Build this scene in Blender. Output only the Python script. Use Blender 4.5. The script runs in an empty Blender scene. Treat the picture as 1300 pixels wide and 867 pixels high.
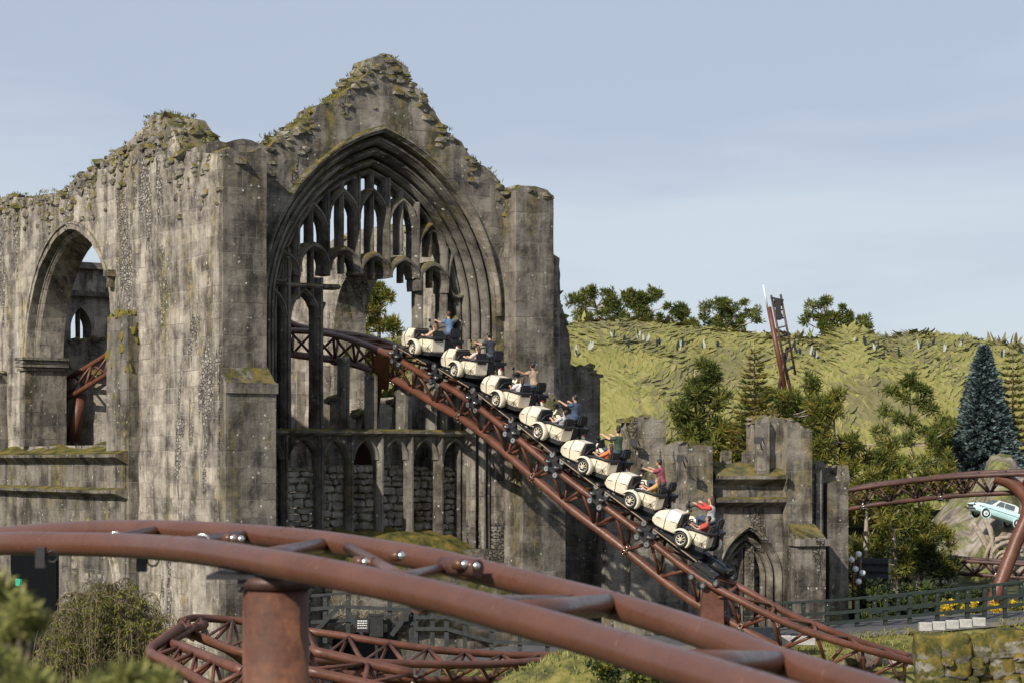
import bpy, bmesh, math, random
from mathutils import Vector, Matrix, noise, geometry
random.seed(7)
S=bpy.context.scene; COL=S.collection
R=math.radians; rnd=random.random
def U(a,b): return a+(b-a)*random.random()
F=2600.0; HZ=585.0; Z0=9.5          # focal length in photo pixels, eye-level row, eye height
def P(px,py,Y): return Vector(((px-650)/F*Y,Y,(HZ-py)/F*Y+Z0))
def V(*a): return Vector(a)
# ------------------------------------------------------------ objects
def obj(name,me,mat=None,parent=None,smooth=False):
    if isinstance(me,bmesh.types.BMesh):
        m=bpy.data.meshes.new(name); me.to_mesh(m); me.free(); me=m
    o=bpy.data.objects.new(name,me); COL.objects.link(o)
    if mat:
        for m_ in (mat if isinstance(mat,(list,tuple)) else [mat]): me.materials.append(m_)
    if parent: o.parent=parent
    if smooth: me.polygons.foreach_set('use_smooth',[True]*len(me.polygons))
    return o
def tag(o,label,cat,group=None,kind=None):
    o['label']=label; o['category']=cat
    if group: o['group']=group
    if kind: o['kind']=kind
    return o
def thing(name,label,cat,loc=(0,0,0),rz=0,group=None):
    o=bpy.data.objects.new(name,None); COL.objects.link(o); o.location=loc; o.rotation_euler=(0,0,rz)
    o.empty_display_size=.3
    return tag(o,label,cat,group)
def struct(name,me,mat,smooth=False,kind='structure'):
    o=obj(name,me,mat,None,smooth); o['kind']=kind; return o
# ------------------------------------------------------------ mesh helpers
def box(bm,x0,x1,y0,y1,z0,z1,M=None,j=0,mi=0):
    v=[bm.verts.new(Vector((x,y,z))+Vector((U(-j,j),U(-j,j),U(-j,j)))) for z in (z0,z1) for y in (y0,y1) for x in (x0,x1)]
    if M:
        for q in v: q.co=M@q.co
    for f in ((0,2,3,1),(4,5,7,6),(0,1,5,4),(2,6,7,3),(0,4,6,2),(1,3,7,5)):
        bm.faces.new([v[i] for i in f]).material_index=mi
    return v
def tube(bm,pts,r,n=8,cap=True,mi=0):
    pts=[Vector(p) for p in pts]; k=len(pts)
    rs=r if isinstance(r,(list,tuple)) else [r]*k
    rings=[]; a=None
    for i in range(k):
        d=(pts[min(i+1,k-1)]-pts[max(i-1,0)])
        if d.length<1e-6: d=Vector((0,0,1))
        d.normalize()
        if a is None:
            a=d.cross(Vector((0,0,1)))
            if a.length<.05: a=d.cross(Vector((0,1,0)))
        a=(a-d*a.dot(d)).normalized(); b=d.cross(a)
        rings.append([bm.verts.new(pts[i]+(a*math.cos(t)+b*math.sin(t))*rs[i]) for t in [2*math.pi*q/n for q in range(n)]])
    for i in range(k-1):
        for q in range(n):
            f=bm.faces.new((rings[i][q],rings[i][(q+1)%n],rings[i+1][(q+1)%n],rings[i+1][q])); f.smooth=True; f.material_index=mi
    if cap:
        bm.faces.new(rings[0][::-1]).material_index=mi; bm.faces.new(rings[-1]).material_index=mi
def beam(bm,a,b,w,h,up=Vector((0,0,1)),mi=0):
    a=Vector(a);b=Vector(b); d=(b-a).normalized(); s=d.cross(up)
    if s.length<.01: s=d.cross(Vector((0,1,0)))
    s.normalize(); t=s.cross(d)
    v=[bm.verts.new(p+s*x*w/2+t*y*h/2) for p in (a,b) for x,y in ((-1,-1),(1,-1),(1,1),(-1,1))]
    for f in ((3,2,1,0),(4,5,6,7),(0,1,5,4),(1,2,6,5),(2,3,7,6),(3,0,4,7)): bm.faces.new([v[i] for i in f]).material_index=mi
def blob(bm,c,r,sub=1,jit=.2,M=None,mi=0,smooth=False,squash=(1,1,1)):
    g=bmesh.ops.create_icosphere(bm,subdivisions=sub,radius=1)
    o=Vector((U(0,99),U(0,99),U(0,99)))
    rot=Matrix.Rotation(U(0,6),3,'Z')
    for v in g['verts']:
        k=1+jit*noise.noise(v.co*1.3+o)*2
        q=rot@Vector((v.co.x*k,v.co.y*k,v.co.z*k))
        v.co=Vector(c)+Vector((q.x*r*squash[0],q.y*r*squash[1],q.z*r*squash[2]))
        if M: v.co=M@v.co
    for v in g['verts']:
        for f in v.link_faces: f.material_index=mi; f.smooth=smooth
def ring(bm,c,axis,R_,r,n=18,m=8,mi=0,a0=0,a1=2*math.pi):
    axis=Vector(axis).normalized(); a=axis.orthogonal().normalized(); b=axis.cross(a); c=Vector(c)
    full=abs(a1-a0-2*math.pi)<1e-3; K=n if full else n+1
    rings=[]
    for i in range(K):
        t=a0+(a1-a0)*i/n; e=a*math.cos(t)+b*math.sin(t)
        rings.append([bm.verts.new(c+e*(R_+r*math.cos(q))+axis*r*math.sin(q)) for q in [2*math.pi*k/m for k in range(m)]])
    for i in range(K if full else K-1):
        A=rings[i];B=rings[(i+1)%K]
        for k in range(m):
            f=bm.faces.new((A[k],A[(k+1)%m],B[(k+1)%m],B[k])); f.smooth=True; f.material_index=mi
def loft(bm,sections,mi=0,cap=True,smooth=False):
    rs=[[bm.verts.new(p) for p in s] for s in sections]; n=len(rs[0])
    for A,B in zip(rs,rs[1:]):
        for k in range(n):
            f=bm.faces.new((A[k],A[(k+1)%n],B[(k+1)%n],B[k])); f.material_index=mi; f.smooth=smooth
    if cap:
        bm.faces.new(rs[0][::-1]).material_index=mi; bm.faces.new(rs[-1]).material_index=mi
def fixn(bm): bmesh.ops.recalc_face_normals(bm,faces=bm.faces[:])
# ------------------------------------------------------------ materials
class NT:
    def __init__(s,name):
        s.m=bpy.data.materials.new(name); s.m.use_nodes=True; s.t=s.m.node_tree; s.t.nodes.clear()
        s.out=s.n('ShaderNodeOutputMaterial'); s.b=s.n('ShaderNodeBsdfPrincipled'); s.l(s.b.outputs[0],s.out.inputs[0])
    def n(s,t,**k):
        q=s.t.nodes.new(t)
        for a,b in k.items(): setattr(q,a,b)
        return q
    def l(s,a,b): s.t.links.new(a,b)
    def inp(s,node,i,v):
        if isinstance(v,bpy.types.NodeSocket): s.l(v,node.inputs[i])
        else: node.inputs[i].default_value=v
    def math(s,op,a,b=0.0,clamp=False):
        q=s.n('ShaderNodeMath',operation=op,use_clamp=clamp); s.inp(q,0,a); s.inp(q,1,b); return q.outputs[0]
    def vec(s,x,y,z):
        q=s.n('ShaderNodeCombineXYZ'); s.inp(q,0,x); s.inp(q,1,y); s.inp(q,2,z); return q.outputs[0]
    def noise(s,v,scale,detail=4,rough=.6,dist=0):
        q=s.n('ShaderNodeTexNoise'); s.inp(q,'Vector',v); q.inputs['Scale'].default_value=scale
        q.inputs['Detail'].default_value=detail; q.inputs['Roughness'].default_value=rough; q.inputs['Distortion'].default_value=dist
        return q.outputs['Fac']
    def ramp(s,f,st):
        q=s.n('ShaderNodeValToRGB'); s.inp(q,0,f); e=q.color_ramp.elements
        while len(e)<len(st): e.new(.5)
        for k,(p,c) in enumerate(st):
            e[k].position=p; e[k].color=(c if isinstance(c,(tuple,list)) else (c,c,c))[:3]+(1,) if isinstance(c,(tuple,list)) else (c,c,c,1)
        return q.outputs[0]
    def mix(s,f,a,b,mode='MIX'):
        q=s.n('ShaderNodeMix',data_type='RGBA',blend_type=mode); s.inp(q,0,f)
        for i,v in ((6,a),(7,b)):
            s.inp(q,i,v if isinstance(v,bpy.types.NodeSocket) else tuple(v)[:3]+(1,))
        return q.outputs[2]
    def bump(s,h,dist,strength=1.0,prev=None):
        q=s.n('ShaderNodeBump'); q.inputs['Strength'].default_value=strength; q.inputs['Distance'].default_value=dist
        s.l(h,q.inputs['Height'])
        if prev: s.l(prev,q.inputs['Normal'])
        return q.outputs[0]
def simple(name,col,rough=.6,metal=0,var=.25,scale=6,bump=0.0,spec=.5,col2=None):
    t=NT(name); tc=t.n('ShaderNodeTexCoord').outputs['Object']
    f=t.noise(tc,scale,5,.65)
    c2=col2 or tuple(x*(1-var) for x in col); c1=col if col2 else tuple(min(1,x*(1+var*.6)) for x in col)
    c=t.mix(t.ramp(f,[(.35,0.0),(.65,1.0)]),c1,c2)
    t.l(c,t.b.inputs['Base Color']); t.b.inputs['Roughness'].default_value=rough; t.b.inputs['Metallic'].default_value=metal
    t.b.inputs['Specular IOR Level'].default_value=spec
    if bump: t.l(t.bump(t.noise(tc,scale*3,5),bump),t.b.inputs['Normal'])
    return t.m
def stone(name,k=1.0,rub=.5,moss=.5,seed=0,block=True,warm=0,blk=(1.15,.62),light=0,lich=1.0,mo=0.0):
    t=NT(name); tc=t.n('ShaderNodeTexCoord').outputs['Object']
    sp=t.n('ShaderNodeSeparateXYZ'); t.l(tc,sp.inputs[0]); x,y,z=sp.outputs
    xx=t.math('ADD',t.math('ADD',x,y),seed*7.3)
    v2=t.vec(xx,z,y)
    wn=t.n('ShaderNodeTexNoise'); t.l(v2,wn.inputs['Vector']); wn.inputs['Scale'].default_value=1.2; wn.inputs['Detail'].default_value=4
    wv=t.n('ShaderNodeVectorMath',operation='MULTIPLY_ADD'); t.l(wn.outputs['Color'],wv.inputs[0]); wv.inputs[1].default_value=(.10,.06,0); t.l(v2,wv.inputs[2])
    w=wv.outputs[0]
    # tonal variation: vertical weather streaks + blotches
    st=t.noise(t.vec(t.math('MULTIPLY',xx,1.15),t.math('MULTIPLY',z,.13),0),1.0,7,.66,.5)
    st2=t.noise(t.vec(t.math('MULTIPLY',xx,3.6),t.math('MULTIPLY',z,.55),3),1.0,6,.7)
    bl=t.noise(w,.75,10,.74)
    s_=t.math('ADD',t.math('MULTIPLY',st,.42),t.math('ADD',t.math('MULTIPLY',st2,.14),t.math('MULTIPLY',bl,.57)))
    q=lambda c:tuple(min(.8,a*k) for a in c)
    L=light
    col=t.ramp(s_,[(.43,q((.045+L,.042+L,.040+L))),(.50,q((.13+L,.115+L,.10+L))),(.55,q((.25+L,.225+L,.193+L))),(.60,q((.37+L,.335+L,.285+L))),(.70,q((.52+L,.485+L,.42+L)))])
    # per-block tone
    br=t.n('ShaderNodeTexBrick'); t.l(w,br.inputs['Vector']); br.inputs['Scale'].default_value=1.0
    br.inputs['Brick Width'].default_value=blk[0]; br.inputs['Row Height'].default_value=blk[1]; br.inputs['Mortar Size'].default_value=.013
    br.inputs['Mortar Smooth'].default_value=.3; br.offset_frequency=2; br.squash_frequency=3; br.squash=.7
    br.inputs['Color1'].default_value=(.50,.49,.50,1); br.inputs['Color2'].default_value=(1.0,.97,.93,1); br.inputs['Mortar'].default_value=(.85,.82,.78,1)
    height=t.noise(w,4,12,.78)
    if block:
        col=t.mix(.75,col,t.mix(1,col,br.outputs['Color'],'MULTIPLY'))
        jl=t.noise(w,.55,2); jm=t.ramp(jl,[(.42,0.0),(.52,1.0)])
        jf=t.math('MULTIPLY',br.outputs['Fac'],t.math('MULTIPLY',jm,.38))
        col=t.mix(jf,col,q((.52,.49,.45)))
        jd=t.math('MULTIPLY',br.outputs['Fac'],t.math('MULTIPLY',t.math('SUBTRACT',1.0,jm),.55))
        col=t.mix(jd,col,q((.05,.045,.045)))
    nrm=t.bump(height,.12,.9)
    if block: nrm=t.bump(t.math('SUBTRACT',1.0,br.outputs['Fac']),.035,.8,nrm)
    # patches of exposed rubble
    if rub>0:
        m_=t.noise(t.vec(t.math('MULTIPLY',xx,.62),t.math('MULTIPLY',z,.13),5+seed),1.0,4,.7)
        m_=t.ramp(m_,[(.62-.16*rub,0.0),(.655-.16*rub,1.0)])
        vo=t.n('ShaderNodeTexVoronoi',feature='DISTANCE_TO_EDGE'); t.l(t.vec(t.math('MULTIPLY',xx,3.0),t.math('MULTIPLY',z,5.0),0),vo.inputs['Vector']); vo.inputs['Scale'].default_value=1.5
        vc=t.n('ShaderNodeTexVoronoi'); t.l(t.vec(t.math('MULTIPLY',xx,3.0),t.math('MULTIPLY',z,5.0),0),vc.inputs['Vector']); vc.inputs['Scale'].default_value=1.5
        e=t.ramp(vo.outputs['Distance'],[(.01,0.0),(.11,1.0)])
        rc=t.ramp(t.n('ShaderNodeSeparateColor').outputs[0],[(0,0.0),(1,1.0)])
        sc=t.n('ShaderNodeSeparateColor'); t.l(vc.outputs['Color'],sc.inputs[0])
        rc=t.ramp(sc.outputs[0],[(0.,q((.15,.135,.12))),(.5,q((.25,.225,.195))),(1.,q((.36,.335,.30)))])
        rc=t.mix(e,q((.07,.06,.055)),rc)
        col=t.mix(m_,col,rc)
        nrm=t.bump(t.math('MULTIPLY',e,m_),.09,1.0,nrm)
    # ochre / green algae streaks
    al=t.noise(t.vec(t.math('MULTIPLY',xx,.9),t.math('MULTIPLY',z,.16),11+seed),1.0,5,.7)
    af=t.math('MULTIPLY',t.ramp(al,[(.53,0.0),(.64,1.0)]),.75*min(1,moss+.2))
    col=t.mix(af,col,t.mix(t.ramp(t.noise(w,2.5,3),[(.45,0.0),(.6,1.0)]),(.085*k,.085*k,.03*k),(.36*k,.27*k,.085*k)))
    # lichen
    if lich>0:
        lv=t.n('ShaderNodeTexVoronoi'); t.l(w,lv.inputs['Vector']); lv.inputs['Scale'].default_value=3.4
        ln=t.noise(w,9,4,.7); lz=t.noise(w,.8,3)
        ld=t.math('ADD',lv.outputs['Distance'],t.math('MULTIPLY',t.math('SUBTRACT',ln,.5),.7))
        lf=t.math('MULTIPLY',t.ramp(ld,[(.08,1.0),(.15,0.0)]),t.ramp(lz,[(.46,0.0),(.54,.9*lich)]))
        col=t.mix(lf,col,(.60,.60,.53))
    # moss on upward faces
    g=t.n('ShaderNodeNewGeometry'); gs=t.n('ShaderNodeSeparateXYZ'); t.l(g.outputs['Normal'],gs.inputs[0])
    up=t.math('ADD',t.math('ADD',gs.outputs[2],mo),t.math('MULTIPLY',t.math('SUBTRACT',t.noise(tc,2.2,5,.7),.5),2.2))
    mf=t.math('MULTIPLY',t.ramp(up,[(.35,0.0),(.6,1.0)]),min(1,moss*1.5))
    mc=t.ramp(t.noise(tc,1.7,6,.7),[(.38,(.035,.04,.012)),(.5,(.11,.10,.025)),(.64,(.24,.17,.04))])
    col=t.mix(mf,col,mc)
    t.l(col,t.b.inputs['Base Color']); t.b.inputs['Roughness'].default_value=.93; t.b.inputs['Specular IOR Level'].default_value=.2
    t.l(nrm,t.b.inputs['Normal'])
    return t.m
def rust(name,c1,c2,c3,rough=.42,streak=1.0):
    t=NT(name); tc=t.n('ShaderNodeTexCoord').outputs['Object']
    a=t.noise(tc,1.3,7,.7); b=t.noise(tc,14,4,.7)
    col=t.ramp(t.math('ADD',t.math('MULTIPLY',a,.75),t.math('MULTIPLY',b,.25)),[(.38,c1),(.5,c2),(.62,c3)])
    t.l(col,t.b.inputs['Base Color']); t.l(t.ramp(b,[(.3,rough-.08),(.7,rough+.16)]),t.b.inputs['Roughness'])
    (t.l(t.bump(b,.004,.5),t.b.inputs['Normal']) if name!='rust_red_paint' else None); t.b.inputs['Specular IOR Level'].default_value=.45
    return t.m
def leafm(name,a,b,scale=.6,trans=.35):
    t=NT(name); tc=t.n('ShaderNodeTexCoord').outputs['Object']
    g=t.n('ShaderNodeNewGeometry')
    f=t.math('ADD',t.math('MULTIPLY',t.noise(tc,scale,4,.6),.7),t.math('MULTIPLY',g.outputs['Random Per Island'],.3))
    c=t.ramp(f,[(.38,a),(.62,b)])
    t.l(c,t.b.inputs['Base Color']); t.b.inputs['Roughness'].default_value=.65; t.b.inputs['Specular IOR Level'].default_value=.25
    tr=t.n('ShaderNodeBsdfTranslucent'); t.l(c,tr.inputs[0]); mx=t.n('ShaderNodeMixShader'); mx.inputs[0].default_value=trans
    t.l(t.b.outputs[0],mx.inputs[1]); t.l(tr.outputs[0],mx.inputs[2]); t.l(mx.outputs[0],t.out.inputs[0])
    return t.m
M={}
M['wall']=stone('weathered_stone',1.2,.34,.45,0)
M['gable']=stone('mossy_stone',.80,.12,.9,3)
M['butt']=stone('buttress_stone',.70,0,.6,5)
M['trac']=stone('tracery_stone',.50,0,.45,8,block=False)  # tone darkened to carry the shade of buttress and arch
M['far']=stone('inner_stone',1.15,.3,.5,13)
M['rubble']=stone('rubble_stone',.85,0,.5,17,block=False)
M['capr']=stone('mossy_rubble_stone',.85,0,1.0,21,block=False,mo=.3)
M['wing']=stone('wing_stone',.80,.22,.55,25,blk=(1.3,.7))
M['rust']=rust('rust_red_paint',(.088,.037,.023),(.103,.043,.027),(.118,.050,.032),.30)
M['rust2']=rust('old_rust_paint',(.075,.029,.017),(.112,.042,.025),(.15,.058,.036),.42)
M['rustd']=rust('dark_rust_paint',(.04,.02,.016),(.068,.032,.025),(.11,.048,.036),.5)
M['colm']=rust('patchy_rust_steel',(.06,.025,.016),(.105,.042,.024),(.19,.08,.04),.6)
M['black']=simple('black_rubber',(.018,.018,.02),.5,0,.3,8)
M['dkmetal']=simple('dark_metal',(.05,.05,.052),.45,.6,.3,8)
M['steel']=simple('bright_steel',(.62,.62,.6),.28,.9,.1,9)
M['cream']=simple('cream_paint',(.74,.66,.52),.32,0,.16,3)
M['redlens']=simple('red_lens',(.35,.02,.03),.25)
M['whitep']=simple('white_paint',(.78,.78,.76),.5,0,.12,4)
M['greenlens']=simple('green_lens',(.03,.42,.27),.4)
M['wood']=simple('dark_timber',(.028,.032,.032),.75,0,.45,5,.01)
M['fence']=simple('green_painted_timber',(.012,.021,.016),.6,0,.35,6,.006)
M['bark']=simple('bark',(.20,.15,.11),.9,0,.45,7,.03)
M['barkl']=simple('pale_bark',(.34,.28,.22),.9,0,.35,7,.03)
M['pine1']=leafm('pine_needles',(.05,.075,.022),(.155,.18,.04),.5)
M['pine2']=leafm('sunny_needles',(.10,.12,.022),(.27,.26,.05),.5)
M['pine3']=leafm('olive_needles',(.10,.10,.022),(.30,.24,.05),.5)
M['blue']=leafm('blue_needles',(.05,.08,.082),(.15,.20,.20),.8,.1)
M['weep']=leafm('weeping_leaves',(.06,.06,.022),(.19,.16,.06),.9)
M['fgleaf']=leafm('soft_leaves',(.16,.17,.05),(.38,.37,.13),2,.4)
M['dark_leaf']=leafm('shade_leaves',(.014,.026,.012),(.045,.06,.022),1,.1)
M['yellow']=leafm('yellow_petals',(.45,.30,.02),(.75,.52,.04),3,.2)
# ------------------------------------------------------------ camera, light, sky
cam=bpy.data.cameras.new('camera'); co=bpy.data.objects.new('camera',cam); COL.objects.link(co); S.camera=co
co.location=(0,0,Z0); co.rotation_euler=(R(90),0,0)
cam.sensor_width=36; cam.lens=F/1300*36; cam.shift_y=(HZ-433.5)/1300; cam.clip_end=5000; cam.clip_start=.5
cam.dof.use_dof=True; cam.dof.focus_distance=76; cam.dof.aperture_fstop=2.4
SAZ,SEL=R(35),R(34)
sv=Vector((-math.sin(SAZ)*math.cos(SEL),-math.cos(SAZ)*math.cos(SEL),math.sin(SEL)))
sl=bpy.data.lights.new('sun','SUN'); sl.energy=4.6; sl.angle=R(.53); sl.color=(1,.925,.80)
so=bpy.data.objects.new('sun',sl); COL.objects.link(so); so.rotation_euler=(-sv).to_track_quat('-Z','Y').to_euler()
w=bpy.data.worlds.new('World'); S.world=w; w.use_nodes=True; nt=w.node_tree; bg=nt.nodes['Background']
sky=nt.nodes.new('ShaderNodeTexSky'); sky.sky_type='NISHITA'; sky.sun_disc=False; sky.sun_elevation=SEL
sky.sun_rotation=math.atan2(sv.x,sv.y); sky.air_density=1.0; sky.dust_density=1.2; sky.ozone_density=1.3
tcw=nt.nodes.new('ShaderNodeTexCoord'); mp=nt.nodes.new('ShaderNodeMapping'); mp.inputs['Scale'].default_value=(1.6,1.6,9)
nz=nt.nodes.new('ShaderNodeTexNoise'); nz.inputs['Scale'].default_value=1.6; nz.inputs['Detail'].default_value=5; nz.inputs['Roughness'].default_value=.5
L=nt.links.new
def wn(t,**k):
    q=nt.nodes.new(t)
    for a,b in k.items(): setattr(q,a,b)
    return q
L(tcw.outputs['Generated'],mp.inputs[0]); L(mp.outputs[0],nz.inputs['Vector'])
sx_=wn('ShaderNodeSeparateXYZ'); L(tcw.outputs['Generated'],sx_.inputs[0])
m1=wn('ShaderNodeMath',operation='MULTIPLY_ADD'); L(nz.outputs['Fac'],m1.inputs[0]); m1.inputs[1].default_value=-.42; ad_=wn('ShaderNodeMath',operation='ADD'); L(sx_.outputs[2],ad_.inputs[0]); ad_.inputs[1].default_value=.13; L(ad_.outputs[0],m1.inputs[2])
rp=wn('ShaderNodeValToRGB'); L(m1.outputs[0],rp.inputs[0]); e=rp.color_ramp.elements
e[0].position=.0; e[0].color=(.62,.69,.77,1); e[1].position=.10; e[1].color=(.475,.54,.665,1)
sc_=wn('ShaderNodeVectorMath',operation='SCALE'); L(rp.outputs[0],sc_.inputs[0]); sc_.inputs['Scale'].default_value=8.9
mxw=wn('ShaderNodeMix',data_type='RGBA'); mxw.inputs[0].default_value=.85
L(sky.outputs[0],mxw.inputs[6]); L(sc_.outputs[0],mxw.inputs[7]); L(mxw.outputs[2],bg.inputs[0]); bg.inputs[1].default_value=.10
S.view_settings.view_transform='Standard'; S.view_settings.look='None'; S.view_settings.exposure=.22; S.view_settings.gamma=1
S.render.engine='CYCLES'; S.cycles.max_bounces=6; S.render.resolution_x=1024; S.render.resolution_y=682
# ------------------------------------------------------------ wall frames
class Frame:
    def __init__(s,o,ang): s.o=Vector((o[0],o[1],0)); s.a=ang; s.x=Vector((math.cos(ang),math.sin(ang),0)); s.y=Vector((-math.sin(ang),math.cos(ang),0))
    def L(s,px,py,yo=0.0):            # pixel ray -> local (x,z) on the plane local y = yo
        d=Vector(((px-650)/F,1,(HZ-py)/F)); c=Vector((0,0,Z0)); p0=s.o+s.y*yo
        k=(p0-c).dot(s.y)/d.dot(s.y); q=c+d*k
        return ((q-s.o).dot(s.x),q.z)
    def W(s,x,y,z): return s.o+s.x*x+s.y*y+Vector((0,0,z))
    def pts(s,l,yo=0.0): return [s.L(a,b,yo) for a,b in l]
def inside(p,poly):
    c=False;x,y=p;n=len(poly);j=n-1
    for i in range(n):
        xi,yi=poly[i];xj,yj=poly[j]
        if (yi>y)!=(yj>y) and x<(xj-xi)*(y-yi)/(yj-yi)+xi: c=not c
        j=i
    return c
def dens(poly,step,rag=None,amp=.12):
    out=[];n=len(poly)
    for i in range(n):
        a=Vector(poly[i]);b=Vector(poly[(i+1)%n]); k=max(1,int((b-a).length/step))
        for q in range(k):
            p=a.lerp(b,q/k)
            if rag and rag(a) and rag(b):
                d=(b-a).normalized(); nn=Vector((-d.y,d.x)); m=noise.noise(Vector((p.x*1.9,p.y*1.9,3)))+.6*noise.noise(Vector((p.x*5,p.y*5,9)))
                p=p+nn*m*amp*2
            out.append((p.x,p.y))
    return out
def slab(name,outer,holes,y0,y1,mat,parent,grid=.45,rag=None,amp=.12,rough=.035,step=.35):
    outer=dens(outer,step,rag,amp); holes=[dens(h,step) for h in holes]
    vs=[];ed=[]
    for L_ in [outer]+holes:
        s0=len(vs); vs+=[Vector(p) for p in L_]; ed+=[(s0+i,s0+(i+1)%len(L_)) for i in range(len(L_))]
    if grid:
        xs=[p[0] for p in outer];zs=[p[1] for p in outer]; x=min(xs)+grid/2
        while x<max(xs):
            z=min(zs)+grid/2
            while z<max(zs):
                p=(x+U(-.3,.3)*grid,z+U(-.3,.3)*grid)
                if inside(p,outer) and not any(inside(p,h) for h in holes): vs.append(Vector(p))
                z+=grid
            x+=grid
    v,e,f,_,_,_=geometry.delaunay_2d_cdt(vs,ed,[],0,1e-4)
    bm=bmesh.new(); A=[];B=[]
    bnd=set()
    keep=[]
    for t in f:
        c=(sum(v[i].x for i in t)/len(t),sum(v[i].y for i in t)/len(t))
        if inside(c,outer) and not any(inside(c,h) for h in holes): keep.append(t)
    for p in v:
        q=Vector((p.x,p.y,0)); d=(noise.noise(q*.8)+.5*noise.noise(q*2.7+Vector((5,5,5))))*rough*2
        A.append(bm.verts.new((p.x,y0+d,p.y))); B.append(bm.verts.new((p.x,y1+d,p.y)))
    cnt={}
    for t in keep:
        bm.faces.new([A[i] for i in t]); bm.faces.new([B[i] for i in t[::-1]])
        for i in range(len(t)):
            a,b=t[i],t[(i+1)%len(t)]; cnt.setdefault((min(a,b),max(a,b)),[]).append((a,b))
    for k_,l_ in cnt.items():
        if len(l_)==1:
            a,b=l_[0]; bm.faces.new((A[b],A[a],B[a],B[b]))
    bmesh.ops.delete(bm,geom=[q for q in bm.verts if not q.link_faces],context='VERTS')
    fixn(bm)
    return obj(name,bm,mat,parent)
def arc(cx,zs,hw,rise,n=10):
    """pointed arch from left springing over the apex to right springing"""
    Rr=(hw*hw+rise*rise)/(2*hw); cl=cx-hw+Rr; a1=math.atan2(rise,cx-cl)
    left=[(cl+Rr*math.cos(math.pi+(a1-math.pi)*i/n),zs+Rr*math.sin(math.pi+(a1-math.pi)*i/n)) for i in range(n+1)]
    return left+[(2*cx-x,z) for x,z in left[-2::-1]]
def sweep(bm,path,w,yf,yb,ch=.45,closed=False):
    n=len(path); P_=[Vector(p) for p in path]; secs=[]
    for i in range(n):
        a=P_[i-1] if (i>0 or closed) else P_[i]; b=P_[(i+1)%n] if (i<n-1 or closed) else P_[i]
        d=(b-a); 
        if d.length<1e-6: d=Vector((0,1))
        d.normalize(); nn=Vector((-d.y,d.x)); k=1.0
        if (i>0 and i<n-1) or closed:
            d1=(P_[i]-a).normalized(); k=1/max(.6,abs(d1.dot(d)))
        c=min(w*ch,(yb-yf)*.5)
        prof=[(-.5,yb),(-.5,yf+c*1.6),(-.30,yf+c*.7),(-.16,yf+c*.5),(-.12,yf),(.12,yf),(.16,yf+c*.5),(.30,yf+c*.7),(.5,yf+c*1.6),(.5,yb)]
        secs.append([Vector((P_[i].x+nn.x*o*w*k,y,P_[i].y+nn.y*o*w*k)) for o,y in prof])
    rs=[[bm.verts.new(p) for p in s] for s in secs]; m=len(rs[0])
    for i in range(n if closed else n-1):
        A=rs[i];B=rs[(i+1)%n]
        for k in range(m): bm.faces.new((A[k],A[(k+1)%m],B[(k+1)%m],B[k]))
    if not closed: bm.faces.new(rs[0][::-1]); bm.faces.new(rs[-1])
def swp(name,path,w,yf,yb,parent,mat=None,closed=False,wob=.012):
    bm=bmesh.new(); 
    pp=[]
    for i,(a,b) in enumerate(zip(path,path[1:]+([path[0]] if closed else []))):
        a=Vector(a);b=Vector(b);k=max(1,int((b-a).length/.5))
        pp+=[a.lerp(b,q/k) for q in range(k)]
    if not closed: pp.append(Vector(path[-1]))
    sweep(bm,[(p.x,p.y) for p in pp],w,yf,yb,closed=closed)
    for v in bm.verts:
        v.co+=noise.noise_vector(v.co*2.3)*wob*1.6
    fixn(bm); return obj(name,bm,mat or M['trac'],parent)
def rocks_along(name,path,yr,parent,mat,size=(.16,.38),dens_=5.0,drop=.35,lift=.1):
    bm=bmesh.new()
    for (a,b) in zip(path,path[1:]):
        a=Vector(a);b=Vector(b); n=int((b-a).length*dens_*1.5)+1
        if abs(b.y-a.y)>2.6*abs(b.x-a.x): continue
        for i in range(n):
            p=a.lerp(b,(i+rnd())/n); r=U(*size)
            r*=.78; blob(bm,(p.x+U(-.1,.1),U(yr[0],yr[1]),p.y+U(-drop,lift)),r,1,.42,squash=(1.35,1.1,.55))
    return obj(name,bm,mat,parent)
def blocks_strip(bm,x0,x1,z0,z1,y0,depth,bw,bh,gap=.03,j=.03):
    z=z0
    while z<z1-.05:
        h=min(U(.7,1.25)*bh,z1-z); x=x0
        while x<x1-.05:
            w_=min(U(.45,1.7)*bw,x1-x)
            if x1-(x+w_)<bw*.3: w_=x1-x
            yy=y0-U(0,.08); 
            g=bmesh.ops.create_cube(bm,size=1); vs=g['verts']
            s=bmesh.ops.bevel(bm,geom=list({e for v in vs for e in v.link_edges}),offset=.24,segments=2,affect='EDGES',profile=.5)
            nv={v for f in s['faces'] for v in f.verts}|{v for v in vs if v.is_valid}
            c=Vector((x+w_/2,yy+depth/2,z+h/2)); 
            ro=Matrix.Rotation(U(-.12,.12),3,'Y'); sk_=U(-.25,.25)
            for v in nv: v.co=ro@Vector((v.co.x*(w_-gap)*(1+sk_*v.co.z),v.co.y*depth,v.co.z*(h-gap)*(1+U(-.12,.12))))+c+Vector((U(-j,j),U(-j,j),U(-j,j)))
            x+=w_
        z+=h
A33=R(33)
C0=P(278,585,77); G=Frame((C0.x,C0.y),A33)             # gable frame; buttress front at local y=0
LW=Frame((C0.x,C0.y),A33-math.pi/2)                     # left side wall, x runs from back (negative) to the corner (0)
D=1.35
def frame_thing(name,label,cat,fr,group=None): return thing(name,label,cat,(fr.o.x,fr.o.y,0),fr.a,group)
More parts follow.
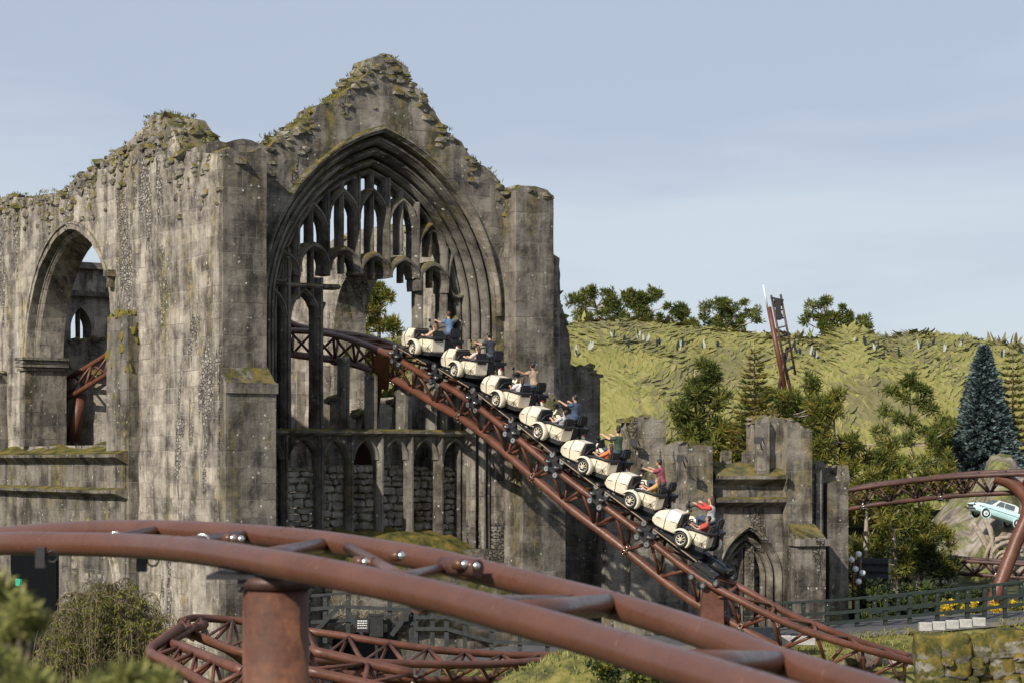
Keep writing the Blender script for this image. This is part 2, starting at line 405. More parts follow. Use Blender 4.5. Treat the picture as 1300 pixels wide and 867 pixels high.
# ============================================================ GROUND
def hgt(x,y):
    h=.35*noise.noise(Vector((x*.06,y*.06,0)))
    if y>75 and x>8: h+=min(1,(x-8)/6)*min(1,(y-75)/3)*2.35
    if y>100: h+=min(1,(y-100)/40)*1.5
    return h
bm=bmesh.new()
xs=[-3000,-900,-300,-120]+[-70+2*i for i in range(91)]+[160,300,900,3000]; ys=[-60,-10,0,10]+[16+2*i for i in range(90)]+[230,300,500,1200,4000]
gv=[[bm.verts.new((x,y,hgt(x,y))) for x in xs] for y in ys]
for i in range(len(ys)-1):
    for j in range(len(xs)-1): bm.faces.new((gv[i][j],gv[i][j+1],gv[i+1][j+1],gv[i+1][j]))
t=NT('ground_earth_grass'); tc=t.n('ShaderNodeTexCoord').outputs['Object']
c=t.ramp(t.noise(tc,.35,8,.7),[(.36,(.03,.025,.018)),(.48,(.04,.042,.016)),(.6,(.085,.085,.025))])
t.l(c,t.b.inputs['Base Color']); t.b.inputs['Roughness'].default_value=.95; t.l(t.bump(t.noise(tc,3,8,.7),.12),t.b.inputs['Normal'])
M['ground']=t.m
struct('ground',bm,M['ground'],True)
# ============================================================ THE RUIN
RO=Vector((C0.x,C0.y,0))
ruin=thing('ruined_abbey','tall roofless mossy stone abbey ruin with pointed gable and great broken window','building',RO)
def place(o,fr,root=None,ro=None):
    ro=ro if ro is not None else RO
    o.parent=root or ruin; o.location=fr.o-Vector((ro.x,ro.y,0)); o.rotation_euler=(0,0,fr.a); return o
gz=-.6
# ---- gable wall
yg=D
ax,az=G.L(487,168,yg); rx,_=G.L(629,400,yg); hw=rx-ax; zs=G.L(487,395,yg)[1]; zb=G.L(487,700,yg)[1]; rise=az-zs
archo=arc(ax,zs,hw,rise,14)
hole=[(ax-hw,zb)]+archo+[(ax+hw,zb)]
top=[(x_+(11 if x_<480 else 0),y_) for x_,y_ in [(325,186),(337,176),(352,168),(368,156),(382,150),(398,132),(420,127),(434,108),(452,92),(462,80),(478,70),(492,70),(503,82),(512,88),(520,106),(530,118),(534,130),(548,143),(560,158),(573,176),(590,190),(600,208),(618,220),(628,232),(636,246),(650,262)]]
tp=G.pts(top,yg+.3)
xr,_=G.L(700,400,yg)
out=[(.2,gz),(.2,tp[0][1])]+tp+[(xr,tp[-1][1]),(xr,gz)]
zmin=min(tp[0][1],tp[-1][1])-.8
gable=slab('gable_wall',out,[hole],yg,yg+1.7,M['gable'],None,.45,lambda p:p.y>zmin,.13,.05)
place(gable,G)
rocks_along('rubble_coping',[(x,z) for x,z in tp],(yg-.02,yg+1.6),gable,M['capr'],(.14,.36),9,.45,.02)
b_=bmesh.new()
for i in range(75):                                     # loose masonry stuck to the raked face below the coping
    k=random.randrange(len(tp)-1); a=Vector(tp[k]).lerp(Vector(tp[k+1]),rnd()); r=U(.09,.24)
    blob(b_,(a.x,yg-.02,a.y-abs(random.gauss(0,.55))-.1),r,1,.3,squash=(1.3,.5,.7))
obj('loose_rubble',b_,M['capr'],gable)
# hood mould on the face and stepped orders going into the reveal
full=lambda h,dz=0:[(ax-h,zb)]+arc(ax,zs,h,rise*h/hw+dz,14)+[(ax+h,zb)]
swp('hood_mould',arc(ax,zs,hw+.18,rise+.16,14),.26,yg-.16,yg+.1,gable,M['gable'])
steps=[(hw-.18,.36,.22),(hw-.50,.34,.52),(hw-.80,.30,.80),(hw-1.06,.26,1.06)]
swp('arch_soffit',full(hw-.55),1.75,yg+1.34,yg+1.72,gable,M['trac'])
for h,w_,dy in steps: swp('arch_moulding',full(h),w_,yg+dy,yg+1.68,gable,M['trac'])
# ---- tracery plane
yt=yg+.95; T=lambda px,py:G.L(px,py,yt)
hi=hw-1.1; risei=rise*hi/hw
Ri=(hi*hi+risei*risei)/(2*hi)
def intr(x):                                            # height of the intrados above local x
    dx=abs(x-ax)
    if dx>=hi: return zs
    return zs+math.sqrt(max(0,Ri*Ri-(dx-(hi-Ri))**2))
zsill=T(487,549)[1]; ztr=T(390,363)[1]
def mull(px,w,zlo,zhi,dep=.62,mat=None,y=0):
    x=T(px,400)[0]; return swp('mullion',[(x,zlo),(x,zhi)],w,yt+y,yt+y+dep,gable,mat)
mains=[341,380,418,457,495,532,568]; subs=[361,399,438,476,513,550]
XM=[T(p,300)[0] for p in mains]; XS=[T(p,300)[0] for p in subs]
zh0=T(487,318)[1]
for i,x in enumerate(XM):
    if i==0: continue
    zlo={1:T(0,361)[1],2:T(0,322)[1],3:T(0,322)[1],4:T(0,320)[1],5:T(0,325)[1],6:T(0,330)[1]}[i]
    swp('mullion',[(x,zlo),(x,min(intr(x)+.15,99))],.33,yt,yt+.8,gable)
lz=[None,228,206,203,212,246]
for i,x in enumerate(XS):
    hwl=(XM[i+1]-XM[i])/2-.02
    if i>0:
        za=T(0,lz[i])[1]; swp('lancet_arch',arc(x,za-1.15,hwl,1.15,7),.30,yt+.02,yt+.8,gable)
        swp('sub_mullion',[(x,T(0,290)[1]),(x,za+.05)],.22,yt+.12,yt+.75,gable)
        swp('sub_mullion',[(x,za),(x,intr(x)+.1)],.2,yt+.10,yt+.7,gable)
        for s_ in (): swp('lancet_arch',arc(x+s_*hwl/2,za-1.75,hwl/2-.02,.55,5),.15,yt+.16,yt+.7,gable)
    # hood over the lower lights, broken off beneath
    zt=T(0,[300,286,289,295,298,303][i])[1]
    zl=T(0,[330,361,319,321,322,345][i])[1]
    a_=arc(x,zt-.78,hwl,.78,6); a_=[(a_[0][0]+.04,max(zl,zt-1.1)-.0)]+a_+[(a_[-1][0]-.04,max(zl,zt-1.15))]
    swp('arch_hood',a_,.34,yt-.12,yt+.8,gable)
    swp('sub_mullion',[(x,zt-(.95 if i not in(1,) else 2.4)),(x,zt)],.17,yt+.08,yt+.5,gable)
def tear(cx,z0,z1,w):                                   # leaf shaped dagger opening
    pts=[]
    for k in range(20):
        t=2*math.pi*k/20; s_=math.sin(t); c_=math.cos(t)
        zz=(1-c_)/2; pts.append((cx+w*s_*(1-zz)**.55*1.15,z0+(z1-z0)*zz))
    return pts
for px,y0_,y1_ in ((357,357,296),(582,378,306)):
    x,z0_=T(px,y0_); z1_=T(px,y1_)[1]; swp('tear_tracery',tear(x,z0_,z1_,.52),.2,yt-.02,yt+.55,gable,closed=True)
x,z0_=T(360,296); swp('tear_tracery',[(x-.75,z0_-1.6),(x-.55,z0_),(x-.15,z0_+1.1),(x+.35,z0_+1.9)],.2,yt,yt+.6,gable)
x,z0_=T(578,300); swp('tear_tracery',[(x-.55,z0_+1.9),(x-.05,z0_+1.0),(x+.55,z0_-.1),(x+.7,z0_-1.2)],.22,yt,yt+.6,gable)
# lower lights, left
xa=T(347,400)[0]; xb=T(367,400)[0]; xc=T(408,400)[0]
swp('mullion',[(xb,zsill),(xb,T(0,292)[1])],.46,yt-.05,yt+.7,gable)
swp('mullion',[(xc,zsill),(xc,T(0,330)[1])],.42,yt-.05,yt+.7,gable)
xl=xb-(xc-xb)
for a,b in ((xl,xb),(xb,xc)):
    m_=(a+b)/2; swp('light_arch',arc(m_,ztr-1.25,(b-a)/2-.08,1.1,7),.26,yt,yt+.6,gable)
swp('transom',[(xl,ztr+.02),(T(432,362)[0],ztr+.02)],.2,yt-.08,yt+.66,gable,M['gable'])
# quarter hood springing right of the second mullion, broken
a_=arc((xc+XM[3])/2,ztr-1.25,(XM[3]-xc)/2,1.1,7)[:4]; swp('light_arch',a_,.26,yt,yt+.6,gable)
# lower lights, right
xd=T(567,450)[0]; xe=T(597,450)[0]; m_=(xd+xe)/2
swp('light_arch',arc(m_,T(0,412)[1],(xe-xd)/2-.02,.95,7),.26,yt,yt+.6,gable)
swp('mullion',[(xd,zsill),(xd,T(0,300)[1])],.34,yt,yt+.66,gable)
swp('mullion',[(T(538,300)[0],T(0,436)[1]),(T(538,300)[0],T(0,318)[1])],.36,yt+.1,yt+.7,gable)
for px,py,w_ in ((442,455,.40),(477,476,.42),(516,484,.52),(553,470,.44)):
    x,z=T(px,py); swp('mullion',[(x,zsill),(x+.03,z)],w_,yt,yt+.62,gable)
    b_=bmesh.new(); 
    for k in range(5): blob(b_,(x+U(-.15,.15),yt+U(.1,.5),z+U(-.08,.06)),U(.1,.19),1,.35)
    obj('broken_top',b_,M['capr'],gable)
# sill band + arcade below
x0=ax-hi-.2; x1=T(596,549)[0]
swp('window_sill',[(x0,zsill),(x1,zsill)],.28,yt-.22,yt+.8,gable,M['gable'])
cols=[324,363,408,446,484,522,560,597]; XC=[T(p,600)[0] for p in cols]
zsp=T(0,583)[1]; zc0=T(0,705)[1]; zti=T(0,592)[1]
for i,x in enumerate(XC[1:-1]):
    swp('arcade_column',[(x,zc0),(x,zsill)],.34,yt-.12,yt+.5,gable)
for a,b in zip(XC,XC[1:]):
    m_=(a+b)/2; h=(b-a)/2-.13
    swp('arcade_arch',arc(m_,zsp,h,.86,7),.22,yt-.02,yt+.42,gable)
    ar=arc(m_,zsp,h,.86,8)
    slab('arcade_spandrel',[(a,zsp-.1)]+[(m_-h,zsp-.1)]+ar+[(m_+h,zsp-.1),(b,zsp-.1),(b,zsill),(a,zsill)],[],yt+.10,yt+.4,M['trac'],gable,None,None,0,.01)
    b_=bmesh.new(); blocks_strip(b_,a+.1,b-.1,zc0,zti-U(-.1,.25),yt+.42,.4,.50,.30,.025,.03)
    for k in range(5): blob(b_,(U(a+.25,b-.25),yt+.6,zti-.12),U(.1,.2),1,.3,squash=(1.3,1,.7))
    fixn(b_); obj('rubble_infill',b_,M['rubble'],gable)
# shafts right of the window
for px,w_ in ((601,.20),(610,.26),(622,.34)):
    x=G.L(px,600,yg+.5)[0]; swp('wall_shaft',[(x,gz),(x,G.L(px,430,yg)[1])],w_,yg+.35-.2*(px>605),yg+1.2,gable,M['gable'])
# mossy bank under the arcade
b_=bmesh.new(); n=34
rows=[]
for j,(dy,dz) in enumerate(((.55,.12),(0,.06),(-.5,-.2),(-1.0,-.7),(-1.4,-1.6),(-1.5,-3.0),(-1.0,-4.0),(.2,-4.4))):
    row=[]
    for i in range(n+1):
        px=392+(648-392)*i/n
        py=676 if px<560 else 676+(px-560)*.42
        if px<430: py=676+(430-px)*.3
        x,z=G.L(px,py,yt-.1); 
        row.append(b_.verts.new((x,yt-.1+dy+.12*noise.noise(Vector((x,j,0))),z+dz+.2*noise.noise(Vector((x*1.3,j*.7,2))))))
    rows.append(row)
for A,B in zip(rows,rows[1:]):
    for i in range(n): b_.faces.new((A[i],A[i+1],B[i+1],B[i]))
fixn(b_); bank=obj('mossy_ledge',b_,M['capr'],gable,True)
# ---- corner buttress (left)
bx1=G.L(337,400,0)[0]
bt=[(-.001,gz),(-.001,G.L(278,192,0)[1])]+[G.L(*p,0) for p in ((290,186),(300,192),(318,193),(330,188),(337,196))]+[(bx1,gz)]
bt=[(max(.12,x),z) for x,z in bt]
bl=slab('corner_buttress',bt,[],-.1,D+1.5,M['butt'],None,.45,lambda p:p.y>G.L(278,215,0)[1],.06,.02); place(bl,G)
rocks_along('rubble_coping',[bt[1],bt[-2]],(.1,D+1.2),bl,M['capr'],(.14,.34),7,.25,-.02)
def weathering(parent,x0,x1,ztop,zbot,proj,mat,h=1.1,side=.2,yb=.3,y0=0):
    b_=bmesh.new()
    s=[[(x0-.0,y0-.002,ztop),(x1,y0-.002,ztop),(x1,yb,ztop),(x0,yb,ztop)]]
    q=lambda pr,z,sd:[Vector((x0-sd*0,y0-pr,z)),Vector((x1+sd,y0-pr,z)),Vector((x1+sd,yb,z)),Vector((x0-sd*0,yb,z))]
    loft(b_,[q(.002,ztop,.002),q(proj*.9,ztop-h,side),q(proj+.08,ztop-h-.02,side+.06),q(proj+.08,ztop-h-.42,side+.06),q(proj,ztop-h-.44,side),q(proj,zbot,side)],smooth=False)
    bmesh.ops.subdivide_edges(b_,edges=b_.edges[:],cuts=2); fixn(b_)
    return obj('buttress_weathering',b_,mat,parent)
weathering(bl,.06,bx1,G.L(300,460,0)[1],gz,.45,M['butt'],.75,.22,D)
# ---- right buttress
ra=G.L(655,400,yg-.9)[0]; rb=G.L(703,400,yg-.9)[0]
rt=[G.L(*p,yg-.9) for p in ((655,241),(664,235),(680,237),(694,243),(703,250))]
rbt=slab('side_buttress',[(ra,gz),(ra,rt[0][1])]+rt[1:]+[(rb,gz)],[],yg-.9,yg+1.9,M['butt'],None,.45,lambda p:p.y>rt[-1][1]-.1,.05,.02); place(rbt,G)
rocks_along('rubble_coping',[rt[0],rt[2],rt[-1]],(yg-.85,yg+1.7),rbt,M['capr'],(.24,.5),11,.35,.05)
weathering(rbt,ra+.003,rb,G.L(680,500,yg-.9)[1],gz,.5,M['butt'],.8,.25,yg+1,y0=yg-.9)
# ---- side walls (left seen outside, right seen inside)
X_=lambda px,py:LW.L(px,py,0)
ltop=[(278,196),(232,192),(226,180),(220,164),(210,149),(198,146),(190,150),(184,158),(165,180),(150,188),(135,200),(122,206),(118,214),(95,226),(84,238),(70,245),(55,247),(40,252),(15,250),(0,252),(-60,262),(-200,268)]
lt=[X_(*p) for p in ltop]
lap=X_(90,290); ls=X_(145,450); ll=X_(33,470); acx=lap[0]; lhw=min(ls[0]-acx,3.9); lhw=(ls[0]-ll[0])/2; acx=(ls[0]+ll[0])/2
lzs=X_(60,455)[1]; lsill=X_(60,566)[1]
holeL=[(acx-lhw,lsill)]+arc(acx,lzs,lhw,lap[1]-lzs,12)+[(acx+lhw,lsill)]
# second, lower archway mostly hidden behind the near rails
ap2=X_(152,706); lo2=[(ap2[0]-5.2,gz+.02)]+arc(ap2[0]-2.6,X_(150,760)[1],2.9,2.7,8)+[(ap2[0]+.3,gz+.02)]
lt[0]=(-.02,lt[0][1]); outL=[(lt[-1][0],gz-.5)]+lt[::-1]+[(-.02,gz-.5)]
left=slab('side_wall',outL,[holeL],0,1.75,M['wall'],None,.5,lambda p:p.y>lt[-1][1]-1.0,.16,.05); place(left,LW)
rocks_along('rubble_coping',lt,(0,1.7),left,M['capr'],(.16,.46),8,.55,.05)
b_=bmesh.new()
for i in range(230):
    k=random.randrange(1,len(lt)-1); a=Vector(lt[k]).lerp(Vector(lt[k-1]),rnd()); r=U(.1,.3)
    blob(b_,(a.x,-.01,a.y-abs(random.gauss(0,.9))-.1),r,1,.3,squash=(1.3,.45,.7))
obj('loose_rubble',b_,M['capr'],left)
# plain ashlar band that stands out under the rubble near the corner, hood and capitals
swp('arch_band',arc(acx,lzs,lhw+.28,lap[1]-lzs+.3,12),.5,-.07,.5,left,M['wall'])
swp('arch_band',arc(acx,lzs,lhw-.12,lap[1]-lzs-.1,12),.28,.35,1.7,left,M['wall'])
b_=bmesh.new(); cz=X_(50,452)[1]; xl0=acx-lhw
for dz,pr in ((0,.30),(-.16,.22),(-.32,.26),(-.48,.14)): box(b_,xl0-.3-pr*.4,xl0+.35+pr,-.25-pr*.5,1.85,cz+dz-.12,cz+dz,j=.01)
fixn(b_); obj('capital',b_,M['butt'],left)
b_=bmesh.new(); box(b_,xl0-.25,xl0+.4,-.2,1.8,lsill,cz-.6); fixn(b_); obj('pier',b_,M['butt'],left)
b_=bmesh.new(); x=X_(163,400)
pz=X_(163,402)[1]; box(b_,X_(148,0)[0],X_(176,0)[0],-.42,.3,gz,pz,j=.03); bmesh.ops.subdivide_edges(b_,edges=b_.edges[:],cuts=5,use_grid_fill=True)
for v in b_.verts: v.co+=noise.noise_vector(v.co*1.5)*.07
fixn(b_); pil=obj('pilaster',b_,M['butt'],left)
b_=bmesh.new()
for i in range(60): blob(b_,(U(X_(149,0)[0],X_(175,0)[0]),-.4+abs(random.gauss(0,.25)),pz-abs(random.gauss(0,1.3))+.1),U(.12,.26),1,.3,squash=(1.1,.6,1.2))
obj('moss_cushion',b_,simple('moss',(.10,.10,.022),.95,0,.5,3,.05,.2,(.19,.15,.035)),pil)
# portal parapet with two string courses under the arch
xa_=X_(8,600)[0]; xb_=X_(175,600)[0]
par=bmesh.new(); box(par,xa_+.1,xb_-.15,-.5,-.003,gz,X_(90,578)[1]); bmesh.ops.subdivide_edges(par,edges=par.edges[:],cuts=3); fixn(par); pr_=obj('parapet',par,M['butt'],left)
for py,h in ((577,.42),(620,.34)):
    z=X_(90,py)[1]; b_=bmesh.new()
    loft(b_,[[Vector((x,y,z+dz)) for x in (xa_-.05*s_,) for y,dz in ((-.502,-h*.9),(-.95,-.12),(-.98,0),(-.62,.10),(-.2,.12),(-.2,-h*.9))] if s_ else [Vector((xb_,y,z+dz)) for y,dz in ((-.502,-h*.9),(-.95,-.12),(-.98,0),(-.62,.10),(-.2,.12),(-.2,-h*.9))] for s_ in (1,0)])
    bmesh.ops.subdivide_edges(b_,edges=[e for e in b_.edges if e.calc_length()>3],cuts=20)
    for v in b_.verts: v.co+=noise.noise_vector(v.co*1.1)*.03
    fixn(b_); obj('string_course',b_,M['butt'],left)
b_=bmesh.new(); rows=[]; n=30
for y,dz in ((-.9,.06),(-.5,.22),(0,.45),(.6,.62),(1.4,.55)):
    rows.append([b_.verts.new((xa_+(xb_-xa_)*i/n,y,X_(90,577)[1]+dz*(.7+.5*noise.noise(Vector((i*.25,y,0)))))) for i in range(n+1)])
for A,B in zip(rows,rows[1:]):
    for i in range(n): b_.faces.new((A[i],A[i+1],B[i+1],B[i]))
fixn(b_); obj('mossy_ledge',b_,M['capr'],left,True)
# small corbel right of the arch
b_=bmesh.new(); cx_,cz_=X_(143,347); box(b_,cx_-.2,cx_+.35,-.35,.1,cz_-.15,cz_+.1,j=.02); box(b_,cx_-.05,cx_+.25,-.25,.1,cz_-.6,cz_-.15,j=.02); fixn(b_); obj('corbel',b_,M['butt'],left)
# low archway: framed blind arch, its shaded recess painted as a black panel
lowz=X_(100,720)[1]
b_=bmesh.new(); blocks_strip(b_,X_(60,0)[0],X_(150,0)[0],gz,X_(100,690)[1],-.45,.3,.8,.45,.04,.04); fixn(b_); obj('rubble_infill',b_,M['rubble'],left)
swp('arch_band',arc(X_(110,0)[0],X_(160,770)[1],X_(168,0)[0]-X_(110,0)[0],3.0,10)[10:]+[(X_(168,0)[0],gz)],.5,-.75,-.2,left,M['wall'])
b_=bmesh.new(); 
dm=simple('opening_shade_black',(.003,.004,.005),.95,0,.3,4,0,.1)  # near-black colour stands for the shade inside the openings
box(b_,LW.L(14,0,-.6)[0],LW.L(72,0,-.6)[0],-.62,-.5,gz,X_(40,695)[1]); fixn(b_); obj('opening_shade_panel',b_,dm,left)
b_=bmesh.new(); x,z=X_(48,738); box(b_,x-.32,x+.32,-.95,-.85,z-.16,z+.16); fixn(b_); ex=obj('glowing_sign',b_,M['greenlens'],left)
# far-left pier in front of the wall
b_=bmesh.new(); box(b_,X_(-60,0)[0],X_(9,0)[0],-.85,.2,gz,X_(0,478)[1],j=.05); bmesh.ops.subdivide_edges(b_,edges=b_.edges[:],cuts=3); fixn(b_); pp=obj('corner_pier',b_,M['butt'],left)
rocks_along('rubble_coping',[(X_(-50,0)[0],X_(0,476)[1]),(X_(9,0)[0],X_(0,476)[1])],(-.8,.1),pp,M['capr'],(.15,.35),9,.25,.1)
# right side wall of the nave
ro_=G.W(xr-.2,yg+1.7,0); RW=Frame((ro_.x,ro_.y),A33-math.pi/2)
r0=RW.L(480,331,0); ra_=RW.L(424,440,0); rb_=RW.L(531,440,0)
rcx=(ra_[0]+rb_[0])/2; rhw=(rb_[0]-ra_[0])/2; rzs=RW.L(480,415,0)[1]; rsl=RW.L(480,505,0)[1]
holeR=[(rcx-rhw,rsl)]+arc(rcx,rzs,rhw,r0[1]-rzs,12)+[(rcx+rhw,rsl)]
zt_=RW.L(480,296,0)[1]
holes=[holeR]
for k in (-1,1):
    c_=rcx+k*(2*rhw+3.2)
tpR=[(-34,zt_-.4),(-28,zt_+.2),(-22,zt_-.2),(-15,zt_+.3),(-9,zt_),(-5,zt_-.3),(-2,zt_-1.2),(0,zt_-2.2)]
rw=slab('side_wall',[(-34,gz)]+tpR+[(0,gz)],holes,0,1.8,M['far'],None,.55,lambda p:p.y>zt_-1,.1,.05); place(rw,RW)
rocks_along('rubble_coping',tpR,(0,1.7),rw,M['capr'],(.16,.4),6,.3,.1)
for hx in (rcx-rhw-.7,rcx+rhw+.7,rcx-rhw-3.4):
  b_=bmesh.new(); box(b_,hx-.35,hx+.35,-.55,-.003,gz,RW.L(480,470,0)[1]+U(-.6,.6),j=.04)
  bmesh.ops.subdivide_edges(b_,edges=b_.edges[:],cuts=2); fixn(b_); obj('pilaster',b_,M['far'],rw)
# transverse wall seen through the left arch
TO=LW.W(-27,0,0); TW=Frame((TO.x,TO.y),A33)
tw0=TW.L(72,340,0)[0]-2; tw1=TW.L(150,340,0)[0]+3
z_=TW.L(100,342,0)[1]; wx,wz=TW.L(103,418,0); wr=TW.L(116,418,0)[0]-wx
trw=slab('cross_wall',[(tw0,gz),(tw0,z_),(tw1-2,z_+.3),(tw1,z_-1),(tw1,gz)],[[(wx-wr,wz-1.4)]+arc(wx,wz,wr,1.1,6)+[(wx+wr,wz-1.4)]],0,1.2,M['far'],None,.6,None); place(trw,TW)
b_=bmesh.new(); box(b_,tw0,tw1-2,-.3,1.4,z_,z_+.35,j=.03); box(b_,tw0,tw1-2,-.25,-.003,z_-1.35,z_-1.1); fixn(b_); obj('string_course',b_,M['butt'],trw)
swp('mullion',[(wx,wz-1.4),(wx,wz+1.0)],.16,.2,.6,trw)
# broken piers inside, seen through the left arch
def pier(px0,px1,ytop,Y,mat=None,root=None,infill=False):
    a=P(px0,ytop,Y);b=P(px1,ytop,Y); m=bmesh.new()
    box(m,-(b.x-a.x)/2,(b.x-a.x)/2,-.6,.6,0,a.z,j=.05); bmesh.ops.subdivide_edges(m,edges=m.edges[:],cuts=4,use_grid_fill=True)
    for v in m.verts: v.co+=noise.noise_vector(v.co*1.3)*.08
    fixn(m); o=obj('broken_pier',m,mat or M['far'],ruin); o.location=Vector(((a.x+b.x)/2,Y,-.2))-RO
    r=bmesh.new()
    for k in range(26): blob(r,(U(-.5,.5)*(b.x-a.x),U(-.6,.6),a.z+U(-.15,.1)),U(.15,.3),1,.3,squash=(1.2,1,.6))
    obj('rubble_coping',r,M['capr'],o)
pier(92,140,428,101); pier(64,98,468,98,M['rubble']); pier(122,152,470,97,M['rubble'])
pier(452,466,520,92); pier(500,512,505,95); pier(545,566,470,92,M['butt']); pier(420,436,500,93)
pier(345,362,430,96)
# ============================================================ shaded ruin wall behind the right buttress
def ruinwall(name,label,Y,ang,pxref,outline,mat,holes=(),thick=1.4,rag=True,cat='wall',group=None,cope=True,rs=(.15,.36)):
    o=P(pxref,585,Y); fr=Frame((o.x,o.y),ang)
    pts=[fr.L(*p,0) for p in outline]; zmn=min(p[1] for p in pts)-.3
    hl=[]
    for h in holes: hl.append([fr.L(*p,0) for p in h])
    root=thing(name,label,cat,(o.x,o.y,0),ang,group)
    wl=slab('wall',[(pts[0][0],-.8)]+pts+[(pts[-1][0],-.8)],hl,0,thick,mat,root,.5,lambda p:p.y>zmn,.08,.04)
    if cope: rocks_along('rubble_coping',pts,(0,thick-.1),root,M['capr'],rs,7,.3,.05)
    return root,fr
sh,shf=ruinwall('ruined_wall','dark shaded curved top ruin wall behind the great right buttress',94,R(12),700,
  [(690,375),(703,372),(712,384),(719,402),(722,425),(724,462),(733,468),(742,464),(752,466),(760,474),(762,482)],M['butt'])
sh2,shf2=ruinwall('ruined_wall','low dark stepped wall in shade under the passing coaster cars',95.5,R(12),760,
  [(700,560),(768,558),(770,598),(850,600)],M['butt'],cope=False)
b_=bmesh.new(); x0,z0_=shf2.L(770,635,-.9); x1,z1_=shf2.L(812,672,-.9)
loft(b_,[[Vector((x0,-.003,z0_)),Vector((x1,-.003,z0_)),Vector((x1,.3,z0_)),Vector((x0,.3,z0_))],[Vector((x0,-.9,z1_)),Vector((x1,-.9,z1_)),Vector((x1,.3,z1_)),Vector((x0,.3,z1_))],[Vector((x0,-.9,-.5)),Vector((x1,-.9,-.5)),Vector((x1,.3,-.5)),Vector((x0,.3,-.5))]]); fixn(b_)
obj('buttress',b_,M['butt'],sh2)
# ============================================================ lower wing on the right
Yw=88; wo=P(905,585,Yw); WG=Frame((wo.x,wo.y),R(14)); WO=Vector((wo.x,wo.y,0))
wing=thing('ruined_wing','low ruined abbey wing with blind arch, string courses and stub towers','building',WO)
def wl(*p,yo=0): return WG.L(p[0],p[1],yo)
def wpart(name,pxs,y0,y1,mat,holes=(),rag=True,cope=True,step=.35,cs=(.14,.32),copeidx=None):
    pts=[WG.L(*p,y0) for p in pxs]; zmn=min(p[1] for p in pts)-.2
    o=slab(name,[(pts[0][0],-.5)]+pts+[(pts[-1][0],-.5)],[[WG.L(*q,y0) for q in h] for h in holes],y0,y1,mat,None,.5,(lambda p:p.y>zmn) if rag else None,.05,.03)
    o.parent=wing; o.rotation_euler=(0,0,WG.a)
    if cope: rocks_along('rubble_coping',pts[1:-1] if len(pts)>3 else pts,(y0+.1,y1-.1),o,M['capr'],cs,8,.2,.02)
    return o
ax_,az_=wl(951,672); sx=wl(988,740)[0]-ax_; sz=wl(951,735)[1]
bl_=[(ax_-sx,-.45)]+arc(ax_,sz,sx,az_-sz,10)+[(ax_+sx,-.45)]
o_=slab('wall',[(wl(845,0)[0],-.5),(wl(845,0)[0],wl(0,600)[1]),(wl(1045,0)[0],wl(0,600)[1]),(wl(1045,0)[0],-.5)],[bl_],0,1.6,M['wing'],None,.5,None); o_.parent=wing; o_.rotation_euler=(0,0,WG.a)
for h,w_,dy in ((sx+.1,.3,-.1),(sx-.2,.26,.2),(sx-.44,.22,.5)):
    swp('arch_moulding',[(ax_-h,-.45)]+arc(ax_,sz,h,(az_-sz)*h/sx,10)+[(ax_+h,-.45)],w_,dy,1.4,o_,M['wing'])
b_=bmesh.new(); blocks_strip(b_,ax_-sx,ax_+sx,-.4,az_-.1,.85,.4,.55,.32,.03,.04); fixn(b_); obj('rubble_infill',b_,M['rubble'],o_)
swp('arcade_column',[(ax_-.1,-.4),(ax_-.1,az_-.2)],.3,.6,1.0,o_)
for xs_,xe_ in ((905,1000),(868,893)):
    for py,h in ((606,.4),(638,.35)):
        z=wl(0,py)[1]; b_=bmesh.new(); a=wl(xs_,0)[0]; b=wl(xe_,0)[0]
        loft(b_,[[Vector((x,y,z+dz)) for y,dz in ((-.002,-h),(-.5,-.12),(-.52,.02),(-.3,.1),(.3,.12),(.3,-h))] for x in (a,b)]); fixn(b_); obj('string_course',b_,M['wing'],o_)
z=wl(0,604)[1]; b_=bmesh.new(); a=wl(905,0)[0]; b=wl(1000,0)[0]
loft(b_,[[Vector((x,y,z+dz)) for y,dz in ((-.3,.05),(.6,.55),(1.5,.5),(1.5,-.2),(-.3,-.2))] for x in (a,(a+b)/2,b)]); bmesh.ops.subdivide_edges(b_,edges=b_.edges[:],cuts=3)
for v in b_.verts: v.co.z+=.08*noise.noise(v.co*2)
fixn(b_); obj('coping_slab',b_,M['wing'],o_)
for a,b,t_ in ((918,929,570),(946,957,573)): wpart('stub_post',[(a,t_+2),((a+b)/2,t_),(b,t_+2)],.5,.9,M['wing'],cope=False)
wpart('stub_tower',[(801,590),(801,534),(806,530),(820,532),(822,527),(829,528),(830,534),(845,532),(846,590)],.2,1.6,M['wing'])
wpart('stub_tower',[(846,566),(858,561),(872,563),(873,570)],-.25,1.2,M['wing']); wpart('stub_tower',[(874,568),(890,563),(905,568)],-.6,1.2,M['butt'])
def wpoly(name,pxs,y0,y1,mat,pybot,cope=True):
    pts=[WG.L(*p,y0) for p in pxs]; zb=WG.L(pxs[0][0],pybot,y0)[1]
    o=slab(name,[(pts[0][0],zb)]+pts+[(pts[-1][0],zb)],[],y0,y1,mat,None,.4,lambda p:p.y>min(q[1] for q in pts)-.2,.06,.03); o.parent=wing; o.rotation_euler=(0,0,WG.a)
    if cope: rocks_along('rubble_coping',pts,(y0+.1,y1-.1),o,M['capr'],(.14,.3),8,.2,.02)
    return o
wpoly('stub_tower',[(962,533),(972,527),(978,534),(983,528),(1002,532)],.1,1.5,M['wing'],607)
wpoly('tall_stub',[(962,531),(974,529),(977,536)],-.28,.08,M['wing'],606,False)
wpoly('stub_tower',[(1001,531),(1012,537),(1022,543),(1031,545)],-.7,1.4,M['wing'],850)
wpoly('pilaster',[(1036,600),(1043,596),(1043,596)],-.2,.7,M['wing'],850,False)
